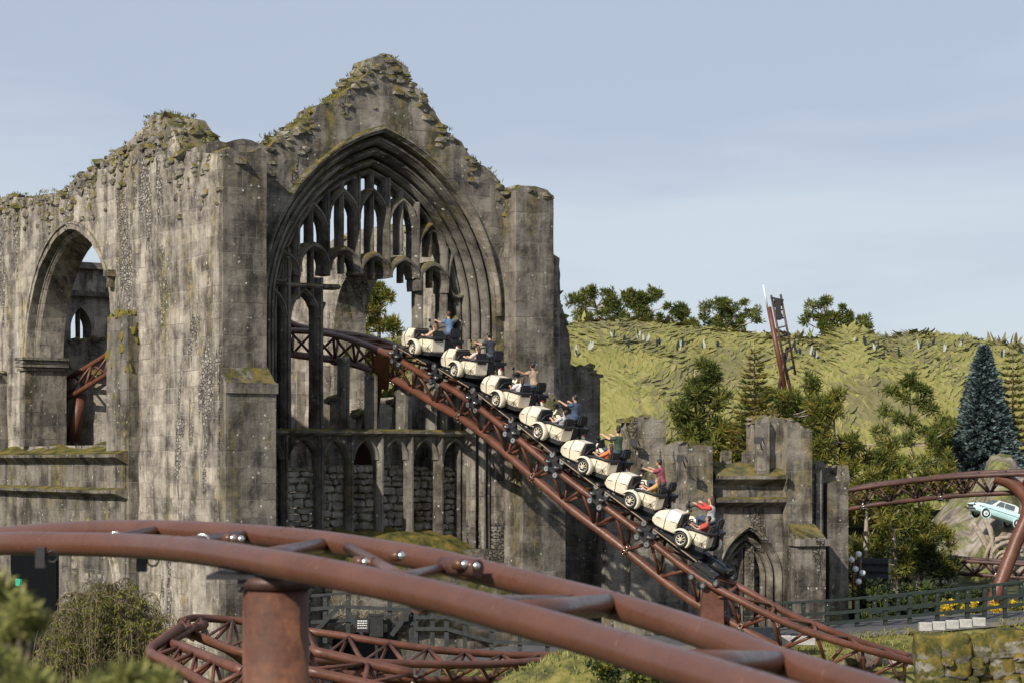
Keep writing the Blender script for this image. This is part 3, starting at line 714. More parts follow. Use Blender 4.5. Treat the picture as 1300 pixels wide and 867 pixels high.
# stepped buttress
b_=bmesh.new(); a=wl(1001,0,yo=-.7)[0]; b=wl(1034,0,yo=-.7)[0]; zt2=wl(0,672)[1]; zb2=wl(0,690)[1]
loft(b_,[[Vector((a,-.703,zt2)),Vector((b,-.703,zt2)),Vector((b,.3,zt2)),Vector((a,.3,zt2))],[Vector((a,-1.7,zb2)),Vector((b+.1,-1.7,zb2)),Vector((b+.1,.3,zb2)),Vector((a,.3,zb2))],[Vector((a,-1.7,-.5)),Vector((b+.1,-1.7,-.5)),Vector((b+.1,.3,-.5)),Vector((a,.3,-.5))]])
bmesh.ops.subdivide_edges(b_,edges=b_.edges[:],cuts=3); fixn(b_); q=obj('buttress',b_,M['wing'],wing); q.rotation_euler=(0,0,WG.a)
b_=bmesh.new(); box(b_,a-.1,b+.25,-1.85,-.9,zb2-.35,zb2-.05); fixn(b_); obj('buttress_cap',b_,M['wing'],q)
wpart('end_wall',[(1036,590),(1046,583),(1050,600),(1062,604),(1064,592),(1077,590),(1077,620)],.8,2.4,M['wing'],cs=(.1,.22))
wpart('end_wall',[(1053,612),(1077,610)],-.1,.9,M['butt'],cope=False)
wpart('stub_wall',[(768,600),(801,590),(845,592),(868,600)],.5,1.6,M['wing'])
# ============================================================ COASTER TRACKS
def cr(pts,n=10):
    pts=[Vector(p) for p in pts]; e=[pts[0]*2-pts[1]]+pts+[pts[-1]*2-pts[-2]]; out=[]
    for i in range(1,len(e)-2):
        for k in range(n):
            t=k/n; a,b,c,d=e[i-1],e[i],e[i+1],e[i+2]
            out.append(.5*((2*b)+(c-a)*t+(2*a-5*b+4*c-d)*t*t+(3*b-a-3*c+d)*t**3))
    out.append(pts[-1]); return out
def resample(pts,step):
    L_=[0]
    for a,b in zip(pts,pts[1:]): L_.append(L_[-1]+(b-a).length)
    n=max(2,round(L_[-1]/step)); out=[];j=0
    for k in range(n+1):
        d=L_[-1]*k/n
        while j<len(pts)-2 and L_[j+1]<d: j+=1
        out.append(pts[j].lerp(pts[j+1],min(1,(d-L_[j])/max(1e-6,L_[j+1]-L_[j]))))
    return out
def smooth(l,k):
    for _ in range(k): l=[l[0]]+[(a+2*b+c)/4 for a,b,c in zip(l,l[1:],l[2:])]+[l[-1]]
    return l
def truss(label,near,far=None,chord=None,g=1.4,bank=0.0,drop=1.1,step=1.7,rr=.13,rc=.16,rb=.065,mat=None,chordmat=None,group=None,spine=True,root=None,sm=2):
    N=smooth(resample(cr([P(*p) for p in near]),step/4),sm)
    if far:
        Fp=smooth(resample(cr([P(*p) for p in far]),step/4),sm); m=min(len(N),len(Fp))
        q=cr([P(*p) for p in far]); n=len(N)-1
        Ls=[0]
        for a,b in zip(q,q[1:]): Ls.append(Ls[-1]+(b-a).length)
        Fp=[];j=0
        for k in range(n+1):
            d=Ls[-1]*k/n
            while j<len(q)-2 and Ls[j+1]<d: j+=1
            Fp.append(q[j].lerp(q[j+1],min(1,(d-Ls[j])/max(1e-6,Ls[j+1]-Ls[j]))))
    else:
        Fp=[]
        for i,p in enumerate(N):
            d=(N[min(i+1,len(N)-1)]-N[max(0,i-1)]); h=Vector((d.x,d.y,0)).normalized(); l=Vector((-h.y,h.x,0))
            if l.y<0: l=-l
            bk=bank(i/(len(N)-1)) if callable(bank) else bank
            Fp.append(p+l*g*math.cos(bk)+Vector((0,0,1))*g*math.sin(bk))
    C_=[]
    for i,p in enumerate(N):
        d=(N[min(i+1,len(N)-1)]-N[max(0,i-1)]).normalized(); l=(Fp[i]-p).normalized(); u=l.cross(d)
        if u.z<0: u=-u
        C_.append((p+Fp[i])/2-u*drop)
    base=C_[0]; base=Vector((base.x,base.y,0))
    T_=root or thing('coaster_track',label,'track',base,0,group)
    b0=T_.location; off=lambda l:[p-b0 for p in l]
    N_,F_,CC=off(N),off(Fp),off(C_); mat=mat or M['rust2']
    for l in (N_,F_):
        b=bmesh.new(); tube(b,l,rr,12); obj('rail',b,mat,T_)
    if spine:
        b=bmesh.new(); tube(b,CC,rc,12); obj('spine_tube',b,chordmat or mat,T_)
    b=bmesh.new(); bb=bmesh.new(); jt=bmesh.new(); st=4; n=len(N_)
    for i in range(0,n,st):
        tube(b,[N_[i],F_[i]],rb*1.15,8)
        if spine:
            j=min(i+st//2,n-1); k=max(0,i-st//2)
            for q in {j,k}:
                tube(bb,[N_[i],CC[q]],rb,8); tube(bb,[F_[i],CC[q]],rb,8)
            if (i//st)%3==1: 
                c=CC[j]; d=(CC[min(j+1,n-1)]-CC[max(j-1,0)]).normalized(); 
                tube(jt,[c-d*.10,c-d*.02],rc*1.45,12); tube(jt,[c+d*.02,c+d*.10],rc*1.45,12)
                for a in range(8):
                    o=d.orthogonal().normalized(); o=Matrix.Rotation(a*math.pi/4,3,d)@o
                    tube(jt,[c+o*rc*1.25-d*.15,c+o*rc*1.25+d*.15],.028,6,mi=1)
        if not spine or (i//st)%1==0:
            j=min(i+st,n-1); tube(b,[N_[i],F_[j]],rb*.8,8)
    obj('cross_tie',b,mat,T_); 
    if spine: obj('bracing',bb,mat,T_)
    if len(jt.verts): obj('bolted_joint',jt,[mat,M['steel']],T_)
    return T_,N,Fp,C_
mainN=[(300,392,93.5),(335,417,91),(396,421,88.3),(434,428,86.3),(470,440,84.2),(498,452,82.8),(545,480,80.8),(581,498,79.4),(643,545,77.4),(699,591,76),(735,619,75.2),(796,663,74.1),(863,716,73.2),(900,741,72.8),(961,773,72.2),(1023,801,71.9),(1085,820,71.8),(1140,835,72.2),(1186,846,72.8)]
mt,mN,mF,mC=truss('long rust red coaster track descending from the broken window past the abbey wall',mainN,bank=lambda t:.42*max(0,1-t/.17)**1.2+.17*max(0,min(1,(t-.62)/.2)),mat=M['rust2'],drop=1.12,sm=4,rr=.13,rc=.165,rb=.06)
def colpart(root,p0,p1,r0,r1,mat,name='support_column',boxy=False,w=None):
    b=bmesh.new(); q=root.location; a=Vector(p0)-q; c=Vector(p1)-q
    if boxy:
        loft(b,[[a+Vector((sx*r0,sy*r0*.8,0)) for sx,sy in ((-1,-1),(1,-1),(1,1),(-1,1))],[c+Vector((sx*r1,sy*r1*.8,0)) for sx,sy in ((-1,-1),(1,-1),(1,1),(-1,1))]]); fixn(b)
    else: tube(b,[a,c],[r0,r1],20)
    return obj(name,b,mat,root)
colpart(mt,P(486,452,83),P(480,494,84.6),.30,.42,M['rust2'],boxy=True)
colpart(mt,P(478,490,84.8),P(452,640,87),.22,.5,M['rustd'],boxy=True)
q0=P(905,738,73.2); colpart(mt,q0,Vector((q0.x-.2,q0.y,0)),.34,.62,M['rust2'],boxy=True)
q0=P(768,765,60); 
# inner track glimpsed through the left arch
truss('short rust red track piece climbing inside the left stone arch',[(60,520,97),(105,494,95.3),(150,466,93.5)],g=1.15,bank=1.25,drop=.55,mat=M['rust2'],rr=.12,rc=.10,rb=.06,step=1.5)[0]
lt_=[o for o in bpy.data.objects if o.get('category')=='track'][-1]
colpart(lt_,P(103,500,96),P(92,560,96),.28,.34,M['rust2'])
# right hand tracks
rt_,_,_,_=truss('curving rust coloured truss track crossing in front of the light blue car',[(1040,629,97),(1077,622,96),(1130,614,95),(1200,606,93),(1250,603,92),(1310,601,91),(1360,601,90)],g=1.3,bank=.1,drop=.9,mat=M['rustd'],rr=.11,rc=.12,rb=.06,step=1.3)
def bent(root,l,r):
    b=bmesh.new(); tube(b,[p-root.location for p in cr(l,6)],r,20); return obj('support_column',b,M['rust2'],root)
bent(rt_,[P(1264,604,92),P(1286,614,91.8),P(1304,634,91.6),P(1304,654,91.5),P(1289,690,91.4),P(1252,786,91)],.31)
truss('small low rust coloured truss track curving behind the fence',[(1168,706,111),(1190,709,109),(1215,711,108),(1260,714,107),(1320,717,106)],g=1.2,bank=.05,drop=.75,mat=M['rustd'],rr=.10,rc=.11,rb=.06,step=1.2)
truss('faint thin rust coloured track among the pines',[(1060,684,118),(1110,692,117),(1165,706,116)],g=1.0,bank=.05,drop=.55,mat=M['rustd'],rr=.07,rc=.08,rb=.04,step=1.2)
# low track bottom left
lw_,_,_,_=truss('low flat rust coloured truss track curving behind the thick column',[(229,791,60),(240,801,58.5),(264,812,57),(308,829,55.5),(350,835,55.5),(393,837,56),(450,840,57),(560,843,59),(640,842,61),(735,834,63.5)],
  [(231,788,61),(245,784,63),(270,785,64),(308,788,64.5),(350,794,64.5),(393,801,64),(430,806,64),(500,817,64),(560,825,64.5),(650,831,65.5),(735,831,66)],drop=.9,mat=M['rust2'],rr=.12,rc=.12,rb=.055,step=1.5)
truss('tilted rust coloured track loop at the lower left beside the shrub',[(269,872,49),(240,856,50),(213,840,51),(190,827,52.5),(205,812,54),(229,796,56)],[(310,852,49),(270,836,50.5),(235,822,53),(215,815,55),(228,806,57),(260,792,59)],drop=.5,mat=M['rust2'],rr=.13,rc=.11,rb=.055,step=1.2,sm=1)
truss('rust coloured track section low down right of the thick column',[(385,850,46),(440,862,46),(520,880,46)],g=1.3,bank=.25,drop=.8,mat=M['rust2'],rr=.12,rc=.12,rb=.055,step=1.4)
# ---- big near track
fgN=[(-160,716,27),(-60,700,24.5),(0,690,23),(80,690,22.2),(160,692,21.4),(250,699,19.9),(350,715,18.4),(450,734,17.5),(560,758,16.5),(650,783,15.7),(740,808,15),(830,836,14.1),(920,864,13.2),(1000,890,12.5),(1100,925,11.8),(1200,965,11)]
fgF=[(-160,694,31),(-60,686,29.5),(0,680,28.5),(108,673,27),(215,673,25.6),(320,679,24.3),(420,689,23),(535,708,21.6),(597,722,20.9),(720,753,19.6),(770,766,19),(850,790,18.1),(920,814,17.2),(989,841,16.4),(1155,892,14.8),(1260,925,14)]
fg=thing('coaster_track','massive rust red twin tube coaster track sweeping across the near foreground','track',P(350,740,20).xy.to_3d())
fo=fg.location
nC=cr([P(*p) for p in fgN],8); fC=cr([P(*p) for p in fgF],8)
for l in (nC,fC):
    b=bmesh.new(); tube(b,[p-fo for p in l],.130,40); obj('rail',b,M['rust'],fg)
def at(l,px): 
    return min(l,key=lambda p:abs(650+F*p.x/p.y-px)) if False else _at(l,px)
def _at(l,px):
    for a,b in zip(l,l[1:]):
        pa=650+F*a.x/a.y; pb=650+F*b.x/b.y
        if pa<=px<=pb: return a.lerp(b,(px-pa)/(pb-pa))
    return l[-1]
for n_,f_,r,dz in ((95,200,.07,-.02),(175,315,.07,-.02),(300,412,.085,-.05),(560,440,.06,-.02),(465,575,.06,-.04),(530,735,.075,-.10),(640,775,.105,0),(850,992,.10,0),(1040,1180,.1,0)):
    a=_at(nC,n_)-fo+V(0,0,dz); c=_at(fC,f_)-fo+V(0,0,dz*.6); b=bmesh.new(); tube(b,[a,c],r,24); obj('cross_tube',b,M['rust'],fg)
for n_,f_,k in ((95,200,.45),(175,315,.55)):
    a=_at(nC,n_);c=_at(fC,f_); p=a.lerp(c,k)-fo+V(0,0,-.02); d=(c-a).normalized(); b=bmesh.new(); ring(b,p,d,.078,.016,24,8); obj('steel_clamp',b,M['steel'],fg)
for px,py,Y in ((292,683,22),(302,684,22),(459,713,20.3),(472,714,20.3),(585,716,20.2),(600,718,20.2),(505,705,20.6),(640,721,21)):
    p=P(px,py,Y)-fo; b=bmesh.new(); d=V(.85,-.5,0).normalized()*.035
    tube(b,[p-d*2.2+V(0,.0,0),p+d],.055,14); blob(b,p+d*1.05,.046,2,0,mi=1,smooth=True); obj('bolt_head',b,[M['rust'],M['steel']],fg)
b=bmesh.new(); p=P(592,725,20.3)-fo; tube(b,[p+V(-.25,.2,.05),p+V(.12,-.1,.03)],.09,16); obj('flange_tube',b,M['rustd'],fg)
for l,pl in ((nC,(60,225,415,640,800,960)),(fC,(120,365,610,780,900,1060))):
    for px in pl:
        c=_at(l,px); d=(_at(l,px+6)-c).normalized(); b=bmesh.new(); ring(b,c-fo,d,.1285,.0045,40,6); obj('weld_seam',b,M['rust'],fg)
# saddle + column
mid=P(332,735,18.75)-fo
b=bmesh.new(); box(b,mid.x-.50,mid.x+.40,mid.y-.05,mid.y+2.4,mid.z+.0,mid.z+.04); box(b,mid.x-.22,mid.x+.44,mid.y+.0,mid.y+2.3,mid.z-.07,mid.z-.002); fixn(b)
for k in range(7): tube(b,[mid+V(-.20+.05*k,.02,-.07),mid+V(-.20+.05*k,.02,-.12)],.02,8)
obj('saddle_plate',b,M['black'],fg)  # black colour carries the shadow under the near rail
a=P(350,738,18.95)-fo; b=bmesh.new(); tube(b,[a,V(a.x,a.y,-.3)],.305,48); obj('support_column',b,M['colm'],fg)
b=bmesh.new(); tube(b,[a+V(0,0,.05),a+V(0,0,-.06)],.335,48); obj('column_flange',b,M['rustd'],fg)
for px,py in ((52,706),(180,711)):
    p=P(px,py,21.8)-fo; b=bmesh.new(); box(b,p.x-.05,p.x+.05,p.y-.05,p.y+.05,p.z-.12,p.z+.1); ring(b,p+V(.12,0,0),(0,1,0),.06,.01,16,6,mi=1); obj('cable_bracket',b,[M['black'],M['black']],fg)
# ============================================================ PEOPLE
def remesh(name,build,vox,keep=False,smooth_it=3):
    b=bmesh.new(); build(b); me=bpy.data.meshes.new(name); b.to_mesh(me); b.free()
    o=bpy.data.objects.new(name,me); COL.objects.link(o)
    m=o.modifiers.new('r','REMESH'); m.mode='VOXEL'; m.voxel_size=vox; m.use_smooth_shade=True
    s=o.modifiers.new('s','SMOOTH'); s.iterations=smooth_it; s.factor=.5
    dg=bpy.context.evaluated_depsgraph_get(); dg.update(); r=bpy.data.meshes.new_from_object(o.evaluated_get(dg))
    bpy.data.objects.remove(o); r.name=name; return r
def ball(b,c,r,sq=(1,1,1)): blob(b,c,r,2,0,squash=sq,smooth=True)
def limb(b,pts,rs):
    tube(b,pts,rs,12)
    for p,r in zip(pts,rs): ball(b,p,r)
POSE={
 'bike':dict(sh=.46,el=lambda s:V(.30,.25*s,.40),wr=lambda s:V(.55,.27*s,.47),hd=V(.64,.28,.49),kn=V(.42,.22,.0),an=V(.36,.24,-.42),lean=.10),
 'side':dict(sh=.46,el=lambda s:V(.22,.25*s,.22),wr=lambda s:V(.43,.16*s,.27),hd=V(.51,.14,.29),kn=V(.50,.13,.10),an=V(.85,.12,-.05),lean=-.03)}
def skel(k):
    p=POSE[k]; L_=p['lean']; f=lambda z:V(L_*z/.5,0,z)
    return p,f
def b_body(k):
    p,f=skel(k)
    def go(b):
        limb(b,[V(0,0,.0),f(.2),f(.38),f(.45)],[.13,.12,.135,.10]); ball(b,f(.38),.17,(.75,1.05,.9)); ball(b,V(0,0,.02),.17,(.9,1.05,.8))
        limb(b,[f(.45),f(.56),f(.62)+V(.015,0,0)],[.07,.055,.06])
        h=f(.72)+V(.03,0,0); ball(b,h,.098,(1.0,.80,1.22)); ball(b,h+V(.04,0,-.06),.06,(1,.9,.9)); ball(b,h+V(.10,0,-.01),.022,(1.1,.7,1.3))
        for s in (-1,1):
            ball(b,h+V(0,.082*s,-.005),.028,(.7,.5,1.1))
            sh=f(p['sh'])+V(0,.18*s,0); e=p['el'](s); w_=p['wr'](s); limb(b,[sh,e,w_],[.062,.047,.032])
            hd=V(p['hd'].x,p['hd'].y*s,p['hd'].z); limb(b,[w_,hd],[.03,.04]); d=(hd-w_).normalized()
            for i,l in enumerate((.062,.072,.068,.052)):
                o_=V(0,(i-1.5)*.021*s,0); a=hd+o_+d*.02; limb(b,[a,a+d*l*.55+V(0,0,.006),a+d*l*.75+V(0,0,-.03),a+d*l*.4+V(0,0,-.05)],[.0115,.011,.0105,.010])
            a=w_.lerp(hd,.6)-V(0,.025*s,0); limb(b,[a,a+V(.03,-.022*s,-.02),a+V(.05,-.015*s,-.045)],[.014,.012,.011])
            kn=V(p['kn'].x,p['kn'].y*s,p['kn'].z); an=V(p['an'].x,p['an'].y*s,p['an'].z)
            limb(b,[V(.02,.09*s,-.01),kn,an],[.095,.065,.045]); limb(b,[an,an+V(.14,0,-.06)],[.045,.035])
    return go
def b_shirt(k,long=False):
    p,f=skel(k)
    def go(b):
        limb(b,[V(0,0,-.02),f(.2),f(.38),f(.47)],[.155,.145,.155,.11]); ball(b,f(.38),.192,(.78,1.06,.9)); ball(b,V(0,0,.04),.185,(.92,1.05,.8))
        for s in (-1,1):
            sh=f(p['sh'])+V(0,.18*s,0); e=p['el'](s); w_=p['wr'](s)
            if long: limb(b,[sh,e,e.lerp(w_,.92)],[.08,.062,.045])
            else: limb(b,[sh,sh.lerp(e,.6)],[.082,.072])
    return go
def b_pants(k):
    p,f=skel(k)
    def go(b):
        ball(b,V(0,0,-.02),.185,(.95,1.1,.75))
        for s in (-1,1):
            kn=V(p['kn'].x,p['kn'].y*s,p['kn'].z); an=V(p['an'].x,p['an'].y*s,p['an'].z); limb(b,[V(.02,.09*s,-.01),kn,kn.lerp(an,.9)],[.115,.082,.062])
    return go
def b_hair(k,style):
    p,f=skel(k); h=f(.72)+V(.03,0,0)
    def go(b):
        ball(b,h+V(-.022,0,.035),.104,(.98,.88,1.08)); ball(b,h+V(-.045,0,-.01),.085,(.8,.95,1.1))
        if style=='tall': ball(b,h+V(-.02,0,.13),.09,(1,.95,1.2))
        if style=='long': limb(b,[h+V(-.07,0,0),h+V(-.10,0,-.12),h+V(-.11,0,-.22)],[.08,.07,.04])
    return go
PM={}
def pm(key,fn,vox):
    if key not in PM: PM[key]=remesh(key.split('.')[0],fn,vox)
    return PM[key]
SK=[simple('skin_tone',c,.5,0,.08,5,spec=.4) for c in ((.55,.33,.24),(.42,.25,.17),(.25,.135,.09))]
HR=[simple('hair_tone',c,.55,0,.3,20) for c in ((.02,.014,.01),(.07,.04,.02),(.16,.09,.04))]
DEN=simple('denim_cloth',(.05,.07,.11),.85,0,.2,9)
def cloth(c): return simple('cloth',c,.85,0,.18,7)
def slotobj(name,me,mat,parent):
    o=bpy.data.objects.new(name,me); COL.objects.link(o); o.parent=parent
    if not me.materials: me.materials.append(None)
    o.material_slots[0].link='OBJECT'; o.material_slots[0].material=mat; return o
def person(label,k,Mw,shirt,sk,hr,style='short',long=False,sleeve=None,scale=1.0,pants=None):
    o=bpy.data.objects.new('person',None); COL.objects.link(o); o.empty_display_size=.2
    o.matrix_world=Mw@Matrix.Scale(scale,4); tag(o,label,'person','riders on the coaster cars')
    body=slotobj('body',pm('body.'+k,b_body(k),.0105),SK[sk],o)
    slotobj('shirt',pm('shirt.'+k+str(long),b_shirt(k,long),.018),shirt,o)
    slotobj('trousers',pm('trousers.'+k,b_pants(k),.02),pants or DEN,o)
    slotobj('hair',pm('hair.'+k+style,b_hair(k,style),.014),HR[hr],o)
    p,f=skel(k); h=f(.72)+V(.03,0,0); b=bmesh.new()
    for s in (-1,1): blob(b,h+V(.088,.034*s,.015),.013,2,0)
    tube(b,[h+V(.098,-.025,-.055),h+V(.101,0,-.058),h+V(.098,.025,-.055)],.005,6)
    obj('eyes_and_mouth',b,HR[0],o)
    return o
# ============================================================ TRAIN
def build_car():
    t=thing('coaster_car','x','coaster car'); BP=Matrix.Translation((0,0,.62))@Matrix.Rotation(R(15),4,'Y')@Matrix.Translation((0,0,-.62))
    def o_(name,b,mats,parent=None,raw=False):
        if not raw: 
            for v in b.verts: v.co=BP@v.co
        return obj(name,b,mats,parent or t)
    b=bmesh.new(); loft(b,[[V(x,y,z) for y,z in ((-.62,.27),(.78,.27),(.92,.36),(.92,.42),(-.62,.42))] for x in (-.85,1.12)]); 
    box(b,-1.1,1.3,-.15,.15,.02,.26); fixn(b); o_('chassis_deck',b,M['black'],raw=True)
    b=bmesh.new()
    for y in (.925,): box(b,-.9,1.1,y,y+.012,.36,.39)
    fixn(b); o_('deck_trim',b,simple('worn_brass_trim',(.42,.30,.20),.5,.2,.3,6),raw=True)
    for bx in (1.28,):
        b=bmesh.new()
        for y in (-.7,.7):
            box(b,bx-.34,bx+.34,y-.07,y+.07,.04,.20,j=.0); box(b,bx-.16,bx+.16,y-.05,y+.16*(1 if y>0 else -1),-.26,.08)
            box(b,bx-.1,bx+.1,y-.2,y+.2,.2,.34)
        tube(b,[(bx,-.75,.12),(bx,.75,.12)],.07,10); tube(b,[(bx-.3,0,.3),(bx+.4,0,.2)],.08,10)
        fixn(b); bg_=o_('bogie_frame',b,M['black'],raw=True)
        for y in (-.7,.7):
            s=1 if y>0 else -1
            for dx,dz,yy in ((-.26,.30,.10),(.26,.30,.10),(-.24,-.28,.10),(.22,-.28,.10),(-.22,.02,.26),(.22,.02,.26)):
                w_=bmesh.new(); c=V(bx+dx,y+yy*s,dz); ax=(0,1,0) if yy<.2 else (0,0,1)
                ring(w_,c,ax,.115,.04,16,8); tube(w_,[c-Vector(ax)*.05,c+Vector(ax)*.05],.095,14,mi=1); tube(w_,[c-Vector(ax)*.07,c+Vector(ax)*.07],.02,8,mi=0)
                obj('guide_wheel',w_,[M['black'],M['steel']],bg_)
        w_=bmesh.new(); box(w_,bx-.52,bx-.34,.62,.72,.30,.42); fixn(w_); obj('number_plate',w_,M['whitep'],bg_)
    # sidecar nose: six sided tapering prow
    def hexs(x,cy,cz,w,h): return [V(x,cy+w*a,cz+h*c) for a,c in ((-.5,-.5),(.5,-.5),(.62,.05),(.40,.5),(-.40,.5),(-.62,.05))]
    b=bmesh.new(); loft(b,[hexs(.32,.46,1.14,.80,.74),hexs(.80,.46,1.14,.74,.74),hexs(1.18,.46,1.06,.56,.54),hexs(1.40,.46,.98,.28,.24)]); fixn(b)
    bmesh.ops.bevel(b,geom=b.edges[:],offset=.025,segments=2,affect='EDGES'); nose=o_('sidecar_nose',b,M['cream'])
    b=bmesh.new(); 
    for a,c in (((.34,.965,1.19),(1.18,.815,1.09)),((.80,.84,.78),(.80,.93,1.18)),((.80,.93,1.18),(.80,.765,1.52)),((.80,.765,1.52),(.80,.16,1.52))): tube(b,[a,c],.010,6)
    o_('panel_seam',b,M['dkmetal'],nose)
    b=bmesh.new(); box(b,.22,.315,.14,.80,.72,1.46); tube(b,[(.25,.16,1.5),(.25,.76,1.5)],.03,8); box(b,.0,.3,.16,.8,.62,.95); fixn(b); o_('windscreen_bulkhead',b,M['dkmetal'])
    # tub
    b=bmesh.new()
    def tubsec(x,w,zt): return [V(x,.46+w*a,z) for a,z in ((-.34,.62),(.34,.62),(.5,.84),(.52,zt),(.43,zt),(.40,.86),(-.40,.86),(-.43,zt),(-.52,zt),(-.5,.84))]
    loft(b,[tubsec(-.03,.74,1.06),tubsec(-.32,.88,1.14),tubsec(-.66,.86,1.16),tubsec(-.88,.66,1.14)]); box(b,-.90,-.82,.16,.76,.66,1.16); fixn(b)
    bmesh.ops.bevel(b,geom=b.edges[:],offset=.015,segments=1,affect='EDGES'); tubo=o_('sidecar_tub',b,M['cream'])
    b=bmesh.new(); rim=[V(.02,.84,1.10),V(-.32,.92,1.18),V(-.66,.91,1.20),V(-.90,.78,1.19),V(-.96,.46,1.19),V(-.90,.14,1.19),V(-.5,.04,1.20),V(0,.08,1.13)]
    tube(b,cr(rim,5),.055,10); o_('padded_rim',b,M['black'],tubo)
    b=bmesh.new(); box(b,-.93,-.78,.20,.72,1.0,1.48); fixn(b); bmesh.ops.bevel(b,geom=b.edges[:],offset=.05,segments=2,affect='EDGES'); o_('seat_back',b,M['black'])
    b=bmesh.new()
    for a,c in (((-.40,.912,.62),(-.46,.93,1.1)),((-.62,.90,.66),(-.86,.80,.98)),((-.86,.80,.68),(-.50,.92,.98))): tube(b,[a,c],.010,6)
    o_('panel_seam',b,M['dkmetal'],tubo)
    b=bmesh.new(); box(b,-.86,1.0,.12,.80,.50,.64); box(b,-.3,.7,-.35,.1,.5,.95); tube(b,[(.9,.0,.6),(-.9,.0,.62)],.06,8); fixn(b); o_('under_skirt',b,M['black'])
    b=bmesh.new(); tube(b,cr([V(.12,.02,1.05),V(.05,.2,1.36),V(.05,.7,1.36),V(.1,.9,1.12)],4),.022,6); o_('lap_bar',b,M['dkmetal'])
    def wheel(c,r,th,parent=None,spokes=8):
        b=bmesh.new(); ring(b,c,(0,1,0),r-th,th,26,10); w_=o_('wheel',b,M['black'],parent)
        b=bmesh.new(); ring(b,c,(0,1,0),r-th*1.9,th*.45,26,6); ring(b,c+V(0,.03,0),(0,1,0),r-th*1.15,th*.35,26,6); tube(b,[c-V(0,.06,0),c+V(0,.075,0)],r*.24,14)
        for k in range(spokes):
            a=k*math.pi*2/spokes; tube(b,[c,c+V(math.cos(a),0,math.sin(a))*(r-th*1.8)],.013,5)
        obj_=o_('rim',b,simple('nickel_rim',(.68,.62,.52),.35,.5,.2,9) if False else M['rim'],w_); return w_
    M['rim']=M.get('rim') or simple('nickel_rim',(.72,.64,.52),.35,.3,.2,9)
    wheel(V(-.02,1.06,.72),.29,.055)
    b=bmesh.new(); secs=[]
    for k in range(13):
        a=math.radians(25+190*k/12); c=V(-.02+.36*math.cos(a),1.06,.72+.36*math.sin(a)); n_=V(math.cos(a),0,math.sin(a))
        secs.append([c+V(0,-.20,0),c+V(0,-.05,0)+n_*.035,c+V(0,.08,0)+n_*.03,c+V(0,.11,0)-n_*.03,c+V(0,.07,0)-n_*.02,c+V(0,-.20,0)-n_*.03])
    loft(b,secs,smooth=True); fixn(b); o_('fender',b,M['cream'])
    # motorbike
    for x,r in ((.85,.33),(-.62,.33)): wheel(V(x,-.45,.66),r,.06)
    for x in (.85,-.62):
        b=bmesh.new(); secs=[]
        for k in range(13):
            a=math.radians(10+160*k/12) if x>0 else math.radians(30+185*k/12); n_=V(math.cos(a),0,math.sin(a)); c=V(x,-.45,.66)+n_*.39
            secs.append([c+V(0,-.10,0)-n_*.03,c+V(0,-.06,0)+n_*.03,c+V(0,.06,0)+n_*.03,c+V(0,.10,0)-n_*.03])
        loft(b,secs,smooth=True); fixn(b); o_('mudguard',b,M['cream'])
    b=bmesh.new(); blob(b,(.18,-.45,1.18),.2,3,0,squash=(1.9,.75,.75),smooth=True); tube(b,[(.85,-.45,.70),(.55,-.45,1.45)],.035,10); tube(b,[(.4,-.45,1.1),(-.6,-.45,.75)],.05,10)
    blob(b,(.74,-.45,1.28),.085,3,0,squash=(1.1,1,1),smooth=True); o_('motorbike_body',b,M['cream'])
    b=bmesh.new(); box(b,-.15,.35,-.62,-.28,.55,1.0,j=.01); tube(b,[(.1,-.7,.7),(.1,-.2,.7)],.12,12); tube(b,[(-.2,-.62,.6),(-.95,-.62,.62)],.05,10); fixn(b); o_('engine',b,M['dkmetal'])
    b=bmesh.new(); tube(b,cr([V(.35,.02,1.60),V(.50,-.12,1.62),V(.56,-.45,1.52),V(.50,-.78,1.62),V(.35,-.92,1.60)],4),.028,8)
    tube(b,[(.35,.02,1.60),(.25,.05,1.58)],.042,8); tube(b,[(.35,-.92,1.6),(.25,-.95,1.58)],.042,8); tube(b,[(.44,-.1,1.62),(.46,-.05,1.82)],.015,6); blob(b,(.46,-.04,1.86),.065,2,0,squash=(.4,1,1)); blob(b,(.60,-.45,1.62),.1,2,0,squash=(.7,1.6,.8))
    o_('handlebar',b,M['black'])
    b=bmesh.new(); box(b,-.72,.05,-.70,-.20,1.10,1.28); box(b,-.84,-.70,-.70,-.20,1.22,1.60); fixn(b); bmesh.ops.bevel(b,geom=b.edges[:],offset=.05,segments=2,affect='EDGES'); box(b,-.95,.0,-.66,-.24,.85,1.1); o_('saddle_and_backrest',b,M['black'])
    b=bmesh.new(); box(b,-.98,-.7,-.72,-.18,1.05,1.16); box(b,-.9,-.6,-.2,.12,.7,1.1); fixn(b); o_('luggage_rack',b,M['black'])
    b=bmesh.new(); tube(b,[(-.98,-.45,.92),(-1.03,-.45,.92)],.045,12); o_('tail_lamp',b,M['redlens'])
    return t,BP
car0,BP=build_car()
def copy_tree(o,parent=None):
    c=o.copy(); COL.objects.link(c)
    if parent: c.parent=parent
    for ch in list(o.children): copy_tree(ch,c)
    return c
wheels=[(524,441),(577,470),(630,507),(683,550),(740,596),(800,642),(864,688)]
def track_frame(s):                     # s = index along samples
    i=int(s); f=s-i; i=max(0,min(len(mN)-2,i)); g=lambda l,k:l[min(len(l)-1,max(0,k))]
    p=lambda l:g(l,i).lerp(g(l,i+1),f)
    a,b=p(mN),p(mF); c=(a+b)/2; d=(g(mN,i-2)-g(mN,i+3)).normalized(); l=(a-b).normalized(); u=d.cross(l).normalized(); l=u.cross(d).normalized()
    m=Matrix((d,l,u)).transposed().to_4x4(); m.translation=c+u*.16; return m
